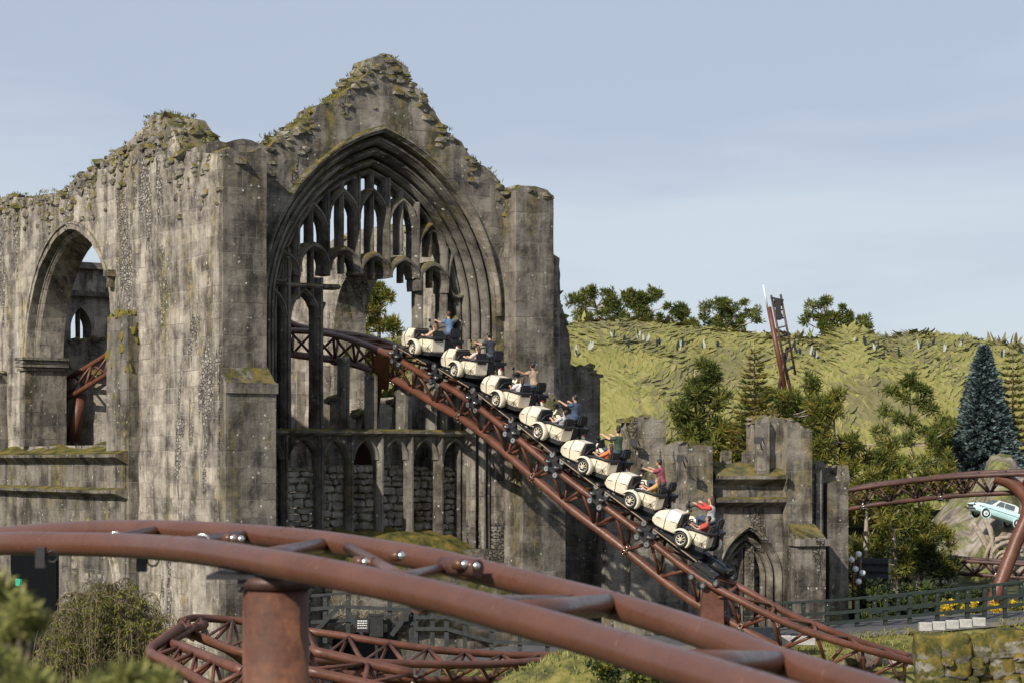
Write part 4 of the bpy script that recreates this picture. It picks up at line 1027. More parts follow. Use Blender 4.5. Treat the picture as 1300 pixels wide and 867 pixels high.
labs=[('topmost cream sidecar coaster car just leaving the stone window'),('cream sidecar coaster car second from the top carrying the black shirt rider'),('cream sidecar coaster car third from the top carrying the tan shirt rider'),
('middle cream sidecar coaster car carrying the navy shirt rider'),('cream sidecar coaster car carrying the dark green shirt rider'),('cream sidecar coaster car carrying the maroon shirt rider'),('lowest cream sidecar coaster car carrying the red sleeved rider above the bogie')]
drv=[('man in blue shirt leaning back on the topmost coaster car',(.10,.16,.27),1,1,'short',False),('man in black shirt with arms stretched to the handlebar of the second car',(.02,.025,.035),1,0,'short',False),
('man in tan shirt holding the handlebar of the third car',(.33,.24,.17),2,0,'short',False),('man in navy t-shirt riding the middle coaster car',(.045,.065,.115),1,0,'short',False),
('rider with tall dark hair and dark green shirt gripping the handlebar',(.035,.06,.04),0,0,'tall',False),('man in maroon shirt leaning forward on the sixth car',(.26,.06,.085),1,0,'short',False),
('rider in grey shirt with red sleeves on the lowest coaster car',(.42,.40,.40),0,1,'long',False)]
sid=[('passenger in pale peach top in the sidecar of the topmost car',(.62,.42,.28),0,2,'long'),('passenger in pale pink top in the sidecar of the second car',(.70,.50,.48),0,1,'long'),('passenger in white top in the sidecar of the third car',(.75,.68,.72),1,1,'long'),
('passenger in light grey shirt in the sidecar of the middle car',(.48,.47,.48),0,0,'short'),('passenger in bright orange top in the sidecar behind the green shirt rider',(.72,.20,.06),1,1,'long'),('passenger in white trousers with tan top in the sidecar of the sixth car',(.55,.30,.12),0,2,'long'),
('dark haired passenger in red top in the lowest sidecar',(.42,.07,.05),1,0,'short')]
wl_=BP@V(-.02,1.06,.72)
for i,(wx_,wy_) in enumerate(wheels):
    lo,hi_=0.0,len(mN)-2.0
    for _ in range(40):
        m=(lo+hi_)/2; q=track_frame(m)@wl_; px=650+F*q.x/q.y
        if px<wx_: lo=m
        else: hi_=m
    Mx=track_frame(lo); q=Mx@wl_; print('car',i,round(650+F*q.x/q.y),round(HZ-F*(q.z-Z0)/q.y),wy_)
    c=car0 if i==0 else copy_tree(car0)
    c.matrix_world=Mx; c['label']=labs[i]; c['group']='sidecar coaster cars of the train'
    dl,dc,sk,hr,st,lg=drv[i]
    B=Mx@BP
    fwd=.06 if i in (5,) else 0
    pr=person(dl,'bike',B@Matrix.Translation((-.38+fwd,-.45,1.40))@Matrix.Rotation(R((2,8,10,4,4,12,4)[i]),4,'Y')@Matrix.Rotation(R(U(-6,6)),4,'Z'),cloth(dc),sk,hr,st,lg,scale=1.02)
    if i==6:
        p,f=skel('bike')
        def slv(b):
            for s in (-1,1):
                sh=f(p['sh'])+V(0,.18*s,0); e=p['el'](s); w_=p['wr'](s); limb(b,[sh,e,e.lerp(w_,.9)],[.088,.066,.05])
        slotobj('sleeves',remesh('sleeves',slv,.018),cloth((.55,.055,.045)),pr)
    sl_,sc_,sk,hr,st=sid[i]
    person(sl_,'side',B@Matrix.Translation((-.52,.46,.98))@Matrix.Rotation(R(-4),4,'Y')@Matrix.Rotation(R(U(-12,25)),4,'Z'),cloth(sc_),sk,hr,st,scale=.92,pants=cloth((.68,.66,.64)) if i==5 else None)
# rear bogie and exposed running gear beneath the last car
b=bmesh.new(); T7=track_frame(lo)
lastb=thing('rear_bogie','dark exposed wheel bogie trailing under the lowest coaster car','wheel bogie',(0,0,0)); lastb.matrix_world=T7@Matrix.Translation((-1.25,0,0))
for y in (-.7,.7):
    box(b,-.55,.45,y-.09,y+.09,.02,.22); box(b,-.3,.3,y-.05,y+.05,-.28,.1); box(b,-.5,.4,y-.18,y+.18,.2,.36)
tube(b,[(0,-.75,.12),(0,.75,.12)],.08,10); tube(b,[(-.5,0,.35),(.5,0,.35)],.14,12); fixn(b); obj('frame',b,M['black'],lastb)
for y in (-.7,.7):
    s=1 if y>0 else -1
    for dx,dz in ((-.3,.27),(.3,.27),(-.26,-.25),(.26,-.25),(-.62,.1)):
        w_=bmesh.new(); c=V(dx,y+.08*s,dz); ring(w_,c,(0,1,0),.11,.05,16,8); tube(w_,[c-V(0,.06,0),c+V(0,.06,0)],.075,12,mi=1); obj('wheel',w_,[M['black'],M['steel']],lastb)
# ============================================================ HILL AND ROCK
def surface(name,prof,x0,x1,Yf,Yt,pyb,nx,ny,amp,mat,sc=.12,back=12,ribs=0):
    def top(px):
        for (a,ya),(b,yb) in zip(prof,prof[1:]):
            if a<=px<=b: return ya+(yb-ya)*(px-a)/(b-a)
        return prof[0][1] if px<prof[0][0] else prof[-1][1]
    bm=bmesh.new(); rows=[]
    for j in range(ny+1):
        t=j/ny; row=[]
        for i in range(nx+1):
            px=x0+(x1-x0)*i/nx; tp_=P(px,top(px),Yt); bt_=P(px,pyb,Yf); bt_.z=max(0,bt_.z)
            tt=math.sin(t*math.pi/2); q=bt_.lerp(tp_,t); q.z=bt_.z+(tp_.z-bt_.z)*tt
            o=noise.noise(q*sc)+.5*noise.noise(q*sc*2.7)+(ribs*noise.noise(Vector((q.x*.7,q.z*.15,q.y*.1))) if ribs else 0)
            q.y-=o*amp*(.3+.7*(1-t)); q.z+=.25*amp*noise.noise(q*sc*3)*(1 if t<1 else .6)
            row.append(bm.verts.new(q))
        rows.append(row)
    for dy,dz in ((back*.4,-.5),(back,-5),(back*2,-40)):
        rows.append([bm.verts.new(v.co+V(0,dy,dz)) for v in rows[ny]])
    for A,B in zip(rows,rows[1:]):
        for i in range(nx): bm.faces.new((A[i],A[i+1],B[i+1],B[i]))
    pts=[[v.co.copy() for v in r] for r in rows[:ny+1]]
    return bm,pts
t=NT('hill_scrub'); tc=t.n('ShaderNodeTexCoord').outputs['Object']
c=t.ramp(t.noise(tc,.5,6,.6),[(.4,(.18,.18,.055)),(.5,(.25,.24,.08)),(.6,(.21,.18,.09))])
t.l(c,t.b.inputs['Base Color']); t.b.inputs['Roughness'].default_value=.95
hp=[(300, 437), (500, 432), (640, 425), (700, 423), (722, 419), (745, 411), (800, 409), (850, 412), (880, 419), (910, 423), (960, 427), (1000, 432), (1040, 435), (1075, 419), (1100, 422), (1120, 435), (1150, 427), (1200, 429), (1250, 439), (1300, 443), (1500, 452)]
bm,hpts=surface('hill',hp,300,1500,132,158,640,110,26,2.2,t.m)
hill=struct('hill',bm,t.m,True)
lm=[leafm('scrub_yellow_green',(.215,.20,.06),(.275,.255,.085),.12,.12),leafm('scrub_khaki',(.15,.14,.06),(.20,.18,.085),.12,.12),leafm('scrub_green',(.165,.17,.045),(.215,.22,.065),.12,.12)]
def flap(b,p,n,l,w,mi,lean=.5):
    up=(V(U(-.45,.45),0,1)-n*n.z+n*U(.0,.04)).normalized(); s=up.cross(n)
    if s.length<.1: s=V(1,0,0)
    s.normalize(); k=U(-.1,.1)*l
    pts=[p-s*w*.25,p+s*w*.25,p+up*l*.45+s*w*.55+n*.03*l,p+up*l*.8+s*w*.3,p+up*l+s*k,p+up*l*.8-s*w*.3,p+up*l*.45-s*w*.55+n*.03*l]
    f=b.faces.new([b.verts.new(q) for q in pts]); f.material_index=mi
b=bmesh.new()
ny=len(hpts)-1; nx=len(hpts[0])-1
def hs(u,v):
    i=min(nx-1,int(u*nx)); j=min(ny-1,int(v*ny)); fu=u*nx-i; fv=v*ny-j
    return hpts[j][i].lerp(hpts[j][i+1],fu).lerp(hpts[j+1][i].lerp(hpts[j+1][i+1],fu),fv)
for k in range(24000):
    u=rnd(); v=rnd()**.9 if k>1400 else 1.0; p=hs(u,min(v,.999)); tg=(hs(u,min(v+.03,.999))-hs(u,min(v+.03,.999)-.03)).normalized(); nn_=V(0,-tg.z,tg.y); m=noise.noise(Vector((p.x*.22,p.z*.35,1)))+U(-.5,.5)
    flap(b,p-tg*.2+nn_*U(.01,.05),nn_,U(.55,1.25),U(.22,.42),0 if m>.02 else (1 if m<-.16 else 2))
st_=struct('hillside_scrub',b,lm,False,'stuff')
b=bmesh.new()
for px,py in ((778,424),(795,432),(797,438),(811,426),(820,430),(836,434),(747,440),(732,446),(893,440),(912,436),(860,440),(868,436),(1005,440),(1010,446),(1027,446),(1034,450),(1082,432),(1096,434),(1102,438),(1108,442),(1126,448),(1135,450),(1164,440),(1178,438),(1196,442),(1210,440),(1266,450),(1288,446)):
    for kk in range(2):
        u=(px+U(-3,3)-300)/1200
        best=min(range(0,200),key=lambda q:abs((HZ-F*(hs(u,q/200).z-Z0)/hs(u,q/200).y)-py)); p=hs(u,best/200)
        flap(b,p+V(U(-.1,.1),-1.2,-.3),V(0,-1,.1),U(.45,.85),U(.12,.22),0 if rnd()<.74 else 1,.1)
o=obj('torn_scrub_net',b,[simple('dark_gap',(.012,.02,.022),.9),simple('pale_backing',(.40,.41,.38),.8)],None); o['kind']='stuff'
# rock mound
t=NT('streaked_rock'); tc=t.n('ShaderNodeTexCoord').outputs['Object']; sp=t.n('ShaderNodeSeparateXYZ'); t.l(tc,sp.inputs[0])
wv=t.vec(t.math('ADD',sp.outputs[0],t.math('MULTIPLY',sp.outputs[2],-.6)),t.math('MULTIPLY',sp.outputs[2],.22),sp.outputs[1])
n1=t.noise(wv,.9,8,.65,.4)
c=t.ramp(n1,[(.38,(.10,.085,.07)),(.48,(.27,.22,.18)),(.58,(.42,.37,.32)),(.68,(.52,.48,.42))])
g=t.noise(wv,.55,6,.7); c=t.mix(t.ramp(g,[(.46,0.0),(.56,.9)]),c,t.mix(t.ramp(t.noise(tc,2,4),[(.4,0.0),(.6,1.0)]),(.09,.10,.02),(.22,.23,.05)))
t.l(c,t.b.inputs['Base Color']); t.b.inputs['Roughness'].default_value=.9; t.l(t.bump(t.noise(wv,2.5,9,.7),.35),t.b.inputs['Normal']); M['rock']=t.m
rp_=[(1150,790),(1168,740),(1178,690),(1190,655),(1212,632),(1235,622),(1248,600),(1256,580),(1268,574),(1282,578),(1292,592),(1310,600),(1360,615),(1420,660)]
bm,_=surface('rock',rp_,1150,1420,110,124,790,90,40,1.6,M['rock'],.3,6,1.3)
rk=obj('rock_outcrop',bm,M['rock'],None,True); tag(rk,'mossy streaked rock outcrop carrying the light blue car','rock')
# ============================================================ PLANTS
def leaf(b,p,d,l,w,mi):
    s=d.cross(V(U(-1,1),U(-1,1),U(-1,1)))
    if s.length<.05: return
    s.normalize(); m=p+d*l*.5
    f=b.faces.new([b.verts.new(q) for q in (p,m+s*w/2,p+d*l,m-s*w/2)]); f.material_index=mi
def rdir(): 
    while True:
        v=V(U(-1,1),U(-1,1),U(-1,1))
        if .05<v.length<1: return v.normalized()
def clump(b,c,r,nsub,nleaf,l,w,nm,sq=.8,up=.4):
    for _ in range(nsub):
        q=c+Vector((a*k for a,k in zip(rdir()*r*U(.35,1.0),(1,1,sq)))); mi=random.randrange(nm); sr=r*U(.20,.34)
        for _ in range(nleaf):
            d=rdir(); leaf(b,q+d*sr*U(.15,.8),(d+V(0,0,up)).normalized(),l*U(.7,1.3),w,mi)
def ptree(name,label,cat,Y,trunk,tr,blobs,mats,lw_=(.42,.13),dn=1.0,group=None,bark='bark',sub=9,nl=16,sq=.8,ydep=1.0):
    pts=[P(px,py,Y+i*.25) for i,(px,py) in enumerate(trunk)]; base=Vector((pts[0].x,pts[0].y,max(0,hgt(pts[0].x,pts[0].y)))); pts=[base+V(0,0,-.3)]+([p for p in pts if p.z>base.z+.2] or [base+V(0,0,.8)])
    T_=thing(name,label,cat,base,0,group); n=len(pts)
    b=bmesh.new(); cp=cr([p-base for p in pts],4); tube(b,cp,[tr*(1-.8*i/(len(cp)-1)) for i in range(len(cp))],10)
    C=bmesh.new()
    for (px,py,rp) in blobs:
        r=rp/F*Y; c=P(px,py,Y+U(-1,1)*r*ydep); 
        a=min(cp,key=lambda q:abs((q+base).z-(c.z-r*.9))+(0.3*abs((q+base).x-c.x))); a=a+base
        m_=a.lerp(c,.5)+V(0,0,-.08*(c-a).length)
        tube(b,cr([a-base,m_-base,c-base],3),[tr*.34*(1-i/8) for i in range(7)],6)
        for k in range(3):
            e=c+rdir()*r*.8; tube(b,[c.lerp(a,.2)-base,e-base],[tr*.12,tr*.04],5)
        for q_ in range(1): clump(C,c-base,r,max(3,int(sub*dn)),nl,lw_[0],lw_[1],len(mats),sq)
    obj('trunk',b,M[bark],T_); obj('crown',C,mats,T_); return T_
P1,P2,P3,BL=M['pine1'],M['pine2'],M['pine3'],M['blue']
def scatter(px0,px1,py0,py1,n,r0,r1,fn=None):
    o=[]
    while len(o)<n:
        x=U(px0,px1);y=U(py0,py1)
        if fn is None or fn(x,y): o.append((x,y,U(r0,r1)))
    return o
ell=lambda cx,cy,rx,ry:(lambda x,y:((x-cx)/rx)**2+((y-cy)/ry)**2<1)
g1='tall pines behind the scrub hill'
def hp_tree(lab,cx,cy,rx,ry,n,tx=None,r=(6,11),Y=178):
    ptree('pine_tree',lab,'pine tree',Y,[(tx or cx,470),(tx or cx,cy+ry*.6),(cx,cy)],.26,scatter(cx-rx,cx+rx,cy-ry,cy+ry,int(n*1.35),r[0]*.72,r[1]*.82,ell(cx,cy,rx,ry)),[P1,P2,M['pine1']],(.40,.09),1.0,g1,sub=9,nl=20,bark='barkl')
hp_tree('wide dark pine crown rising nearest the shaded ruin wall above the hill',757,391,34,27,24)
hp_tree('broad pine crown above the hill second from the ruin',815,390,35,24,24)
hp_tree('small narrow pine top on the ridge between two wide pines',867,402,11,15,7)
hp_tree('spreading airy pine crown above the hill left of the ladder tower',928,400,38,22,22)
hp_tree('layered pine crown above the hill right of the ladder tower',1048,404,32,23,17)
hp_tree('low round pine crown touching the layered pine on its right',1090,410,16,11,8)
hp_tree('tiny brownish treetop poking over the right end of the ridge',1228,434,10,6,4,Y=170)
hp_tree('low dark treetop on the ridge near the wide pines',880,416,9,7,4,Y=170)
# pine framed by the inner arch
ptree('pine_tree','tall open pine seen through the inner stone arch','pine tree',125,[(482,600),(482,500),(481,400),(481,370)],.24,scatter(448,516,362,478,40,6,10,lambda x,y:abs(x-482)<6+(y-355)*.30 if y<450 else abs(x-482)<34),[P1,P2,P3],(.42,.08),1.1,None,nl=22)
ptree('shrub','green bush behind the inner arch below the tall pine','shrub',118,[(475,620),(475,560)],.12,scatter(425,540,500,600,26,9,15),[P2,P3],(.4,.2),1)
g2='pines and conifers in front of the hill'
def mid(lab,Y,tx,ybot,pts,mats=None,tr=.16,lw_=(.40,.07),nl=15,bark='bark',sub=9,name='pine_tree',cat='pine tree'):
    ptree(name,lab,cat,Y,[(tx,ybot),(tx+2,(ybot+min(p[1] for p in pts))/2),(tx,min(p[1] for p in pts)+4)],tr,pts,mats or [P1,P2,P1],lw_,1.1,g2,bark,sub,int(nl*1.7))
mid('dark bushy pine with a twin top behind the stub tower',104,882,640,scatter(845,925,450,592,46,8,13,lambda x,y:(abs(x-890)<8+(y-448)*.35) and not(y<480 and 872<x<880)),[P1,P1,P2],bark='barkl')
mid('dark rounded pine beside the ladder tower foot',108,1015,640,scatter(992,1040,478,570,22,8,12,ell(1015,525,26,50)),[P1,P1,P2])
mid('sunlit open pine with pale trunk right of the wing tower',104,1058,660,scatter(1032,1088,495,640,34,8,12,lambda x,y:abs(x-1058)<9+(y-490)*.25),[P2,P1,P3],bark='barkl')
mid('tall open pine with separated tufts in the middle of the slope',122,1155,700,[(1157,482,8),(1150,488,7),(1165,492,7),(1132,496,8),(1178,500,8),(1146,505,9),(1168,512,9),(1125,524,10),(1140,530,10),(1182,520,8),(1160,535,9),(1120,545,11),(1172,548,10),(1150,556,10),(1132,566,11),(1185,562,10),(1205,545,8),(1118,580,12),(1150,588,11),(1175,590,11),(1200,580,10)],[P1,P2,P1],bark='barkl',tr=.2)
for lab,tx,x0,x1,y0,y1,n,m_ in (('yellowish green pine low on the slope beside the end wall',1100,1068,1130,560,745,46,[P2,P3,P1]),('bushy olive pine low between the rock and the slope pines',1165,1128,1205,585,735,46,[P3,P2,P1]),
    ('dense low pine left of the blue spruce',1205,1185,1225,530,640,22,[P2,P1]),('golden green young pine behind the wing parapet',930,905,960,540,600,22,[P3,P2]),
    ('pale olive pine rising behind the wing tower',990,960,1040,500,580,22,[P3,P2,P1])):
    mid(lab,(127 if tx==1205 else 104) if y1<700 else 105,tx,y1+12,scatter(x0,x1,y0,y1,n,8,14),m_,bark='barkl')
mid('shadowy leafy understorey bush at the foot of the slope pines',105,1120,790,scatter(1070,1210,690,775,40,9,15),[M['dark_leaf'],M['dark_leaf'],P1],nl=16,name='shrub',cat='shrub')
mid('dark green ivy bush above the rail beside the rock outcrop',107,1170,720,scatter(1150,1180,668,700,12,7,10),[M['dark_leaf'],P1],name='shrub',cat='shrub')
ptree('pine_tree','slender pale trunked pine behind the fence near the end wall','pine tree',100,[(1098,790),(1098,730),(1100,660),(1101,600)],.20,[(1104,600,12),(1092,616,10),(1114,622,10),(1090,640,9),(1118,646,10),(1085,700,7)],[P1,P2,P3],(.4,.07),1,g2,'barkl',nl=26)
ptree('pine_tree','second pale trunked pine behind the fence with drooping boughs','pine tree',100,[(1136,790),(1137,740),(1135,690),(1134,620)],.17,[(1130,620,11),(1145,640,11),(1125,660,11),(1118,690,11),(1145,700,12),(1110,710,9),(1152,718,10),(1126,730,9)],[P1,P2,P3],(.4,.07),1,g2,'barkl',nl=26)
def conifer(lab,cat,Y,px,pt,pb,w,mats,tiers,br,leafl,leafw,upk,name='conifer_tree',dens=1.0):
    top=P(px,pt,Y); z0=max(hgt(top.x,top.y),0); base=Vector((top.x,Y,z0)); T_=thing(name,lab,cat,base,0,g2); H=top.z-z0; zb=P(px,pb,Y).z-z0
    b=bmesh.new(); tube(b,[V(0,0,-.3),V(0,0,H*.6),V(0,0,H)],[.2,.12,.02],8); C=bmesh.new(); R_=w/F*Y/2
    for i in range(tiers):
        t_=i/(tiers-1); z=zb+(H-zb)*t_; r=R_*(1-t_)**.85+.12; ph=U(0,6)
        n=max(5,int(br*(1-.4*t_)))
        for k in range(n):
            a=ph+2*math.pi*k/n+U(-.15,.15); d=V(math.cos(a),math.sin(a),0); rr_=r*U(.85,1.08)
            tube(b,[V(0,0,z),d*rr_*.6+V(0,0,z+upk*rr_*.1),d*rr_+V(0,0,z+upk*rr_*.35)],[.03,.02,.01],4,cap=False)
            m=int(max(4,rr_/leafl*7*dens)); mi=random.randrange(len(mats))
            for q in range(m):
                s_=U(.12,1); p=d*rr_*s_+V(0,0,z+upk*rr_*.35*s_*s_); e=(d*.8+d.cross(V(0,0,1))*U(-1,1)+V(0,0,U(-.1,.6))).normalized()
                leaf(C,p+V(U(-.05,.05),U(-.05,.05),U(-.06,.06)),e,leafl*U(.7,1.3),leafw,mi)
    obj('trunk',b,M['bark'],T_); obj('crown',C,mats,T_); return T_
conifer('tiered star branched pine between the dark pine and the ladder tower','conifer',101,958,448,575,66,[P1,P3,P3],17,10,.32,.10,.55,'norfolk_pine',1.3)
conifer('tiered golden conifer behind the blue spruce at the right edge','conifer',128,1286,442,600,84,[P1,P3,P3],19,10,.34,.10,.5,'norfolk_pine',1.2)
conifer('dense conical blue grey spruce above the rock outcrop','spruce',126.5,1249,440,602,98,[BL,BL],44,22,.30,.13,-.35,'blue_spruce',1.5)
# weeping shrub and soft foreground sprays
T_=thing('weeping_shrub','weeping olive green shrub hanging over the low archway','shrub',Vector((P(138,850,60).x,60,0))); b0=T_.location
b=bmesh.new(); C=bmesh.new()
for k in range(520):
    th_=U(0,math.pi); rr_=rnd()**.5; a=P(138+72*rr_*math.cos(th_),852-108*rr_*math.sin(th_)**.9,60+U(-2,1.8))
    o_=V(U(-1,1)*.8,U(-.6,.6),U(.1,.5)); L_=U(.8,2.6); pts=[a,a+o_*.5,a+o_*.9+V(0,0,-.15*L_),a+o_*1.1+V(0,0,-.55*L_),a+o_*1.15+V(0,0,-L_)]
    pts=[p-b0 for p in cr(pts,3)]; tube(b,pts,.012,3,cap=False)
    mi=random.randrange(3)
    for p in pts:
        for _ in range(5): leaf(C,p+rdir()*.06,(V(0,0,-1)+rdir()*.9).normalized(),U(.10,.2),.032,mi)
for k in range(14):
    a=V(U(-.4,.4),U(-.4,.4),-.2); c=P(U(85,190),U(750,800),60+U(-1,1))-b0; tube(b,cr([a,a.lerp(c,.5)+V(0,0,.5),c],4),[.07-.006*i for i in range(9)],6)
obj('stems',b,M['bark'],T_); obj('foliage',C,[M['weep'],M['weep'],M['pine2']],T_)
def spray(lab,blobs,Y,r=1.0,mats=None):
    c0=P(blobs[0][0],blobs[0][1]+200,Y); T_=thing('leafy_branch',lab,'branch',Vector((c0.x,Y,0)),0,None); b=bmesh.new(); C=bmesh.new(); b0=T_.location
    root=V(-.25,.1,-.3)
    tube(b,[root,P(blobs[0][0]-10,blobs[0][1]+240,Y)-b0],[.05,.03],6)
    rt=P(blobs[0][0]-10,blobs[0][1]+240,Y)-b0
    for px,py,rp in blobs:
        c=P(px,py,Y+U(-.2,.2))-b0; tube(b,[rt,rt.lerp(c,.6)+V(0,0,.04),c],[.014,.009,.004],5)
        clump(C,c,rp/F*Y,9,16,.07,.02,1,.7,.3)
    obj('stem',b,M['bark'],T_); obj('leaves',C,mats or [M['fgleaf']],T_)
spray('blurred leafy spray at the left edge close to the camera',[(8,770,30),(-8,745,24),(30,775,22),(45,790,13),(-12,800,26),(12,805,16)],9)
spray('blurred leafy tip in the bottom left corner close to the camera',[(8,856,26),(52,868,22),(-12,840,26),(30,872,24)],8.5)
spray('blurred pale green spray at the bottom edge below the weeping shrub',[(165,858,22),(135,866,20),(190,866,20),(215,872,16),(110,880,18)],9)
# ============================================================ RIGHT: PATH, FENCE, BOULDERS
pathm=simple('worn_asphalt',(.075,.075,.08),.9,0,.3,3,.01)
def strip(name,front,back,dz,mat,th=.0):
    b=bmesh.new(); A=[b.verts.new(p+V(0,0,dz)) for p in front]; B=[b.verts.new(p+V(0,0,dz)) for p in back]
    for i in range(len(A)-1): b.faces.new((A[i],A[i+1],B[i+1],B[i]))
    if th:
        C=[b.verts.new(p+V(0,0,dz-th)) for p in front]
        for i in range(len(A)-1): b.faces.new((C[i],C[i+1],A[i+1],A[i]))
    fixn(b); return struct(name,b,mat)
fr_=[P(px,py,78+(px-960)*.006) for px,py in ((560,845),(700,832),(860,822),(960,812),(1060,808),(1160,800),(1240,793),(1300,788),(1400,780))]
bk_=[p+V(.2,4.5,.12) for p in fr_]
strip('path',fr_,bk_,0.0,pathm,.35)
b=bmesh.new()
for a,c in zip(fr_,fr_[1:]): beam(b,a+V(0,-.1,-.02),c+V(0,-.1,-.02),.2,.16)
struct('path_kerb',b,simple('kerb_concrete',(.16,.15,.14),.9,0,.3,4,.01))
# bank between path and boulders
bm=bmesh.new(); rows=[]
for j,(dy,dz) in enumerate(((-.25,-.12),(-2,-.6),(-4.5,-1.2),(-8,-2.6),(-14,-5))):
    rows.append([bm.verts.new(V(p.x+0,p.y+dy,p.z+dz+.25*noise.noise(V(p.x*.6,j,3)))) for p in resample(fr_,.8)])
for A,B in zip(rows,rows[1:]):
    for i in range(len(A)-1): bm.faces.new((A[i],B[i],B[i+1],A[i+1]))
fixn(bm)
t=NT('mossy_bank'); tc=t.n('ShaderNodeTexCoord').outputs['Object']
c=t.ramp(t.noise(tc,1.4,8,.7),[(.38,(.05,.05,.015)),(.5,(.15,.145,.03)),(.6,(.24,.21,.06))]); t.l(c,t.b.inputs['Base Color']); t.b.inputs['Roughness'].default_value=.95; t.l(t.bump(t.noise(tc,6,8,.7),.1),t.b.inputs['Normal']); M['bankm']=t.m
struct('grass_bank',bm,M['bankm'],True)
M['conc']=simple('pale_concrete',(.40,.39,.37),.8,0,.25,6,.006)
# white kerb blocks
for i,(px,py) in enumerate(((1175,795),(1192,794),(1209,792.5),(1226,791),(1243,789),(996,812),(1012,812.5),(1027,813))):
    p=P(px,py,77.6 if px>1100 else 76.5); b=bmesh.new(); box(b,-.24,.24,-.12,.12,-.16,.17,j=.008); bmesh.ops.bevel(b,geom=b.edges[:],offset=.02,segments=1,affect='EDGES'); o=obj('concrete_block',b,M['conc']); o.location=p
    tag(o,('pale concrete kerb block in the row beside the path above the boulders' if px>1100 else 'pale concrete block in the short row under the descending track'),'block','pale blocks above the boulders' if px>1100 else 'pale blocks under the descending track')
# green timber fence
def fence(lab,line,Yf,h,posts,rails,mat,name='timber_fence'):
    L_=[P(px,py,Yf(px)) for px,py in line]; base=L_[0]; T_=thing(name,lab,'fence',base)
    for px in posts:
        for (a,c) in zip(L_,L_[1:]):
            pa=650+F*a.x/a.y; pc=650+F*c.x/c.y
            if pa<=px<=pc:
                p=a.lerp(c,(px-pa)/(pc-pa))-base; b=bmesh.new(); box(b,p.x-.08,p.x+.08,p.y-.08,p.y+.08,p.z-.3,p.z+h*1.02,j=.005); blob(b,(p.x,p.y-.09,p.z+h*.55),.025,1,0,mi=1); blob(b,(p.x,p.y-.09,p.z+h*.9),.025,1,0,mi=1); obj('post',b,[mat,M['steel']],T_)
    for k in rails:
        b=bmesh.new()
        for a,c in zip(L_,L_[1:]):
            a_=a-base+V(0,-.12,h*k); c_=c-base+V(0,-.12,h*k)
            if k>=.97: beam(b,a_+V(0,.12,.06),c_+V(0,.12,.06),.24,.08)
            else: beam(b,a_,c_,.05,.13)
        obj('rail',b,mat,T_)
    return T_
fence('dark green timber fence along the path behind the descending track',[(990,804),(1060,800),(1150,792),(1240,783),(1310,775),(1400,766)],lambda x:81.5,1.15,(1003,1020,1050,1088,1124,1155,1190,1228,1250,1276,1310,1340,1370),(1.0,.62,.28),M['fence'])
fence('second dark green timber fence behind the path near the leaning support',[(1100,796),(1200,784),(1310,772),(1380,765)],lambda x:86.5,1.1,(1110,1140,1175,1215,1262,1296,1330),(1.0,.55),M['fence'])
# yellow flowering bushes
for lab,a,bb in (('low bush of yellow flowers behind the fence left of the leaning support',1192,1245),('low bush of yellow flowers at the right edge behind the fence',1260,1310)):
    T_=thing('flowering_bush',lab,'bush',P((a+bb)/2,795,84.3)); b0=T_.location; b=bmesh.new(); C=bmesh.new()
    for px,py,r in scatter(a,bb,768,786,16,5,8): clump(b,P(px,py,84.3+U(-.6,.6))-b0,r/F*84,7,14,.16,.09,1)
    for px,py,r in scatter(a,bb,764,784,15,4,7): clump(C,P(px,py,84+U(-.5,.3))-b0,r/F*84,6,9,.10,.08,1)
    obj('leaves',b,M['pine2'],T_); obj('flowers',C,M['yellow'],T_)
# boulders: mossy retaining wall
T_=thing('boulder_wall','mossy boulder retaining wall in the bottom right corner','wall',P(1240,867,62)); b0=T_.location
mb=stone('mossy_boulder',.8,0,1.3,31,block=False,lich=.6,mo=.62)
rows_=[(800,852)]
bm=bmesh.new()
def boulder(px,py,w_,hh_,dy=0):
    c=P(px,py,62+dy)-b0; b_=bmesh.new(); bmesh.ops.create_icosphere(b_,subdivisions=4,radius=1); o_=V(U(0,50),U(0,50),0); e=U(.55,.8)
    for v in b_.verts:
        n=v.co.copy(); q=V(*(math.copysign(abs(a)**e,a) for a in n))
        k=1+.22*noise.noise(n*1.1+o_)+.10*noise.noise(n*2.6+o_)+.04*noise.noise(n*7+o_); v.co=c+V(q.x*w_/2/F*62*1.12*k,q.y*.6*k,q.z*hh_/2/F*62*1.15*k)
    obj('boulder',b_,mb,T_,True)
for r_ in range(5):
    px=1160+U(-4,8)
    while px<1420:
        w_=U(24,62); h_=U(26,38); boulder(px+w_/2,822+r_*25+U(-6,6)-(4 if px>1240 else 0),w_,h_,U(-.25,.2)); px+=w_*.92
for k in range(16): boulder(U(1180,1410),U(820,880),U(12,22),U(10,18),-.35)
b_=bmesh.new(); p0=P(1178,812,62.5)-b0; p1=P(1420,800,62.5)-b0; box(b_,p0.x,p1.x,.35,1.4,-4,p0.z); fixn(b_); obj('earth_core',b_,M['ground'],T_)
# small boulders and earth left of the wall
bm=bmesh.new()
for k in range(30):
    p=P(U(1075,1200),U(822,850),76+U(-1,1)); blob(bm,p-V(0,0,.3),U(.2,.45),2,.25,squash=(1.3,1,.8),smooth=True)
struct('rubble_slope',bm,M['rock'],False,'stuff')
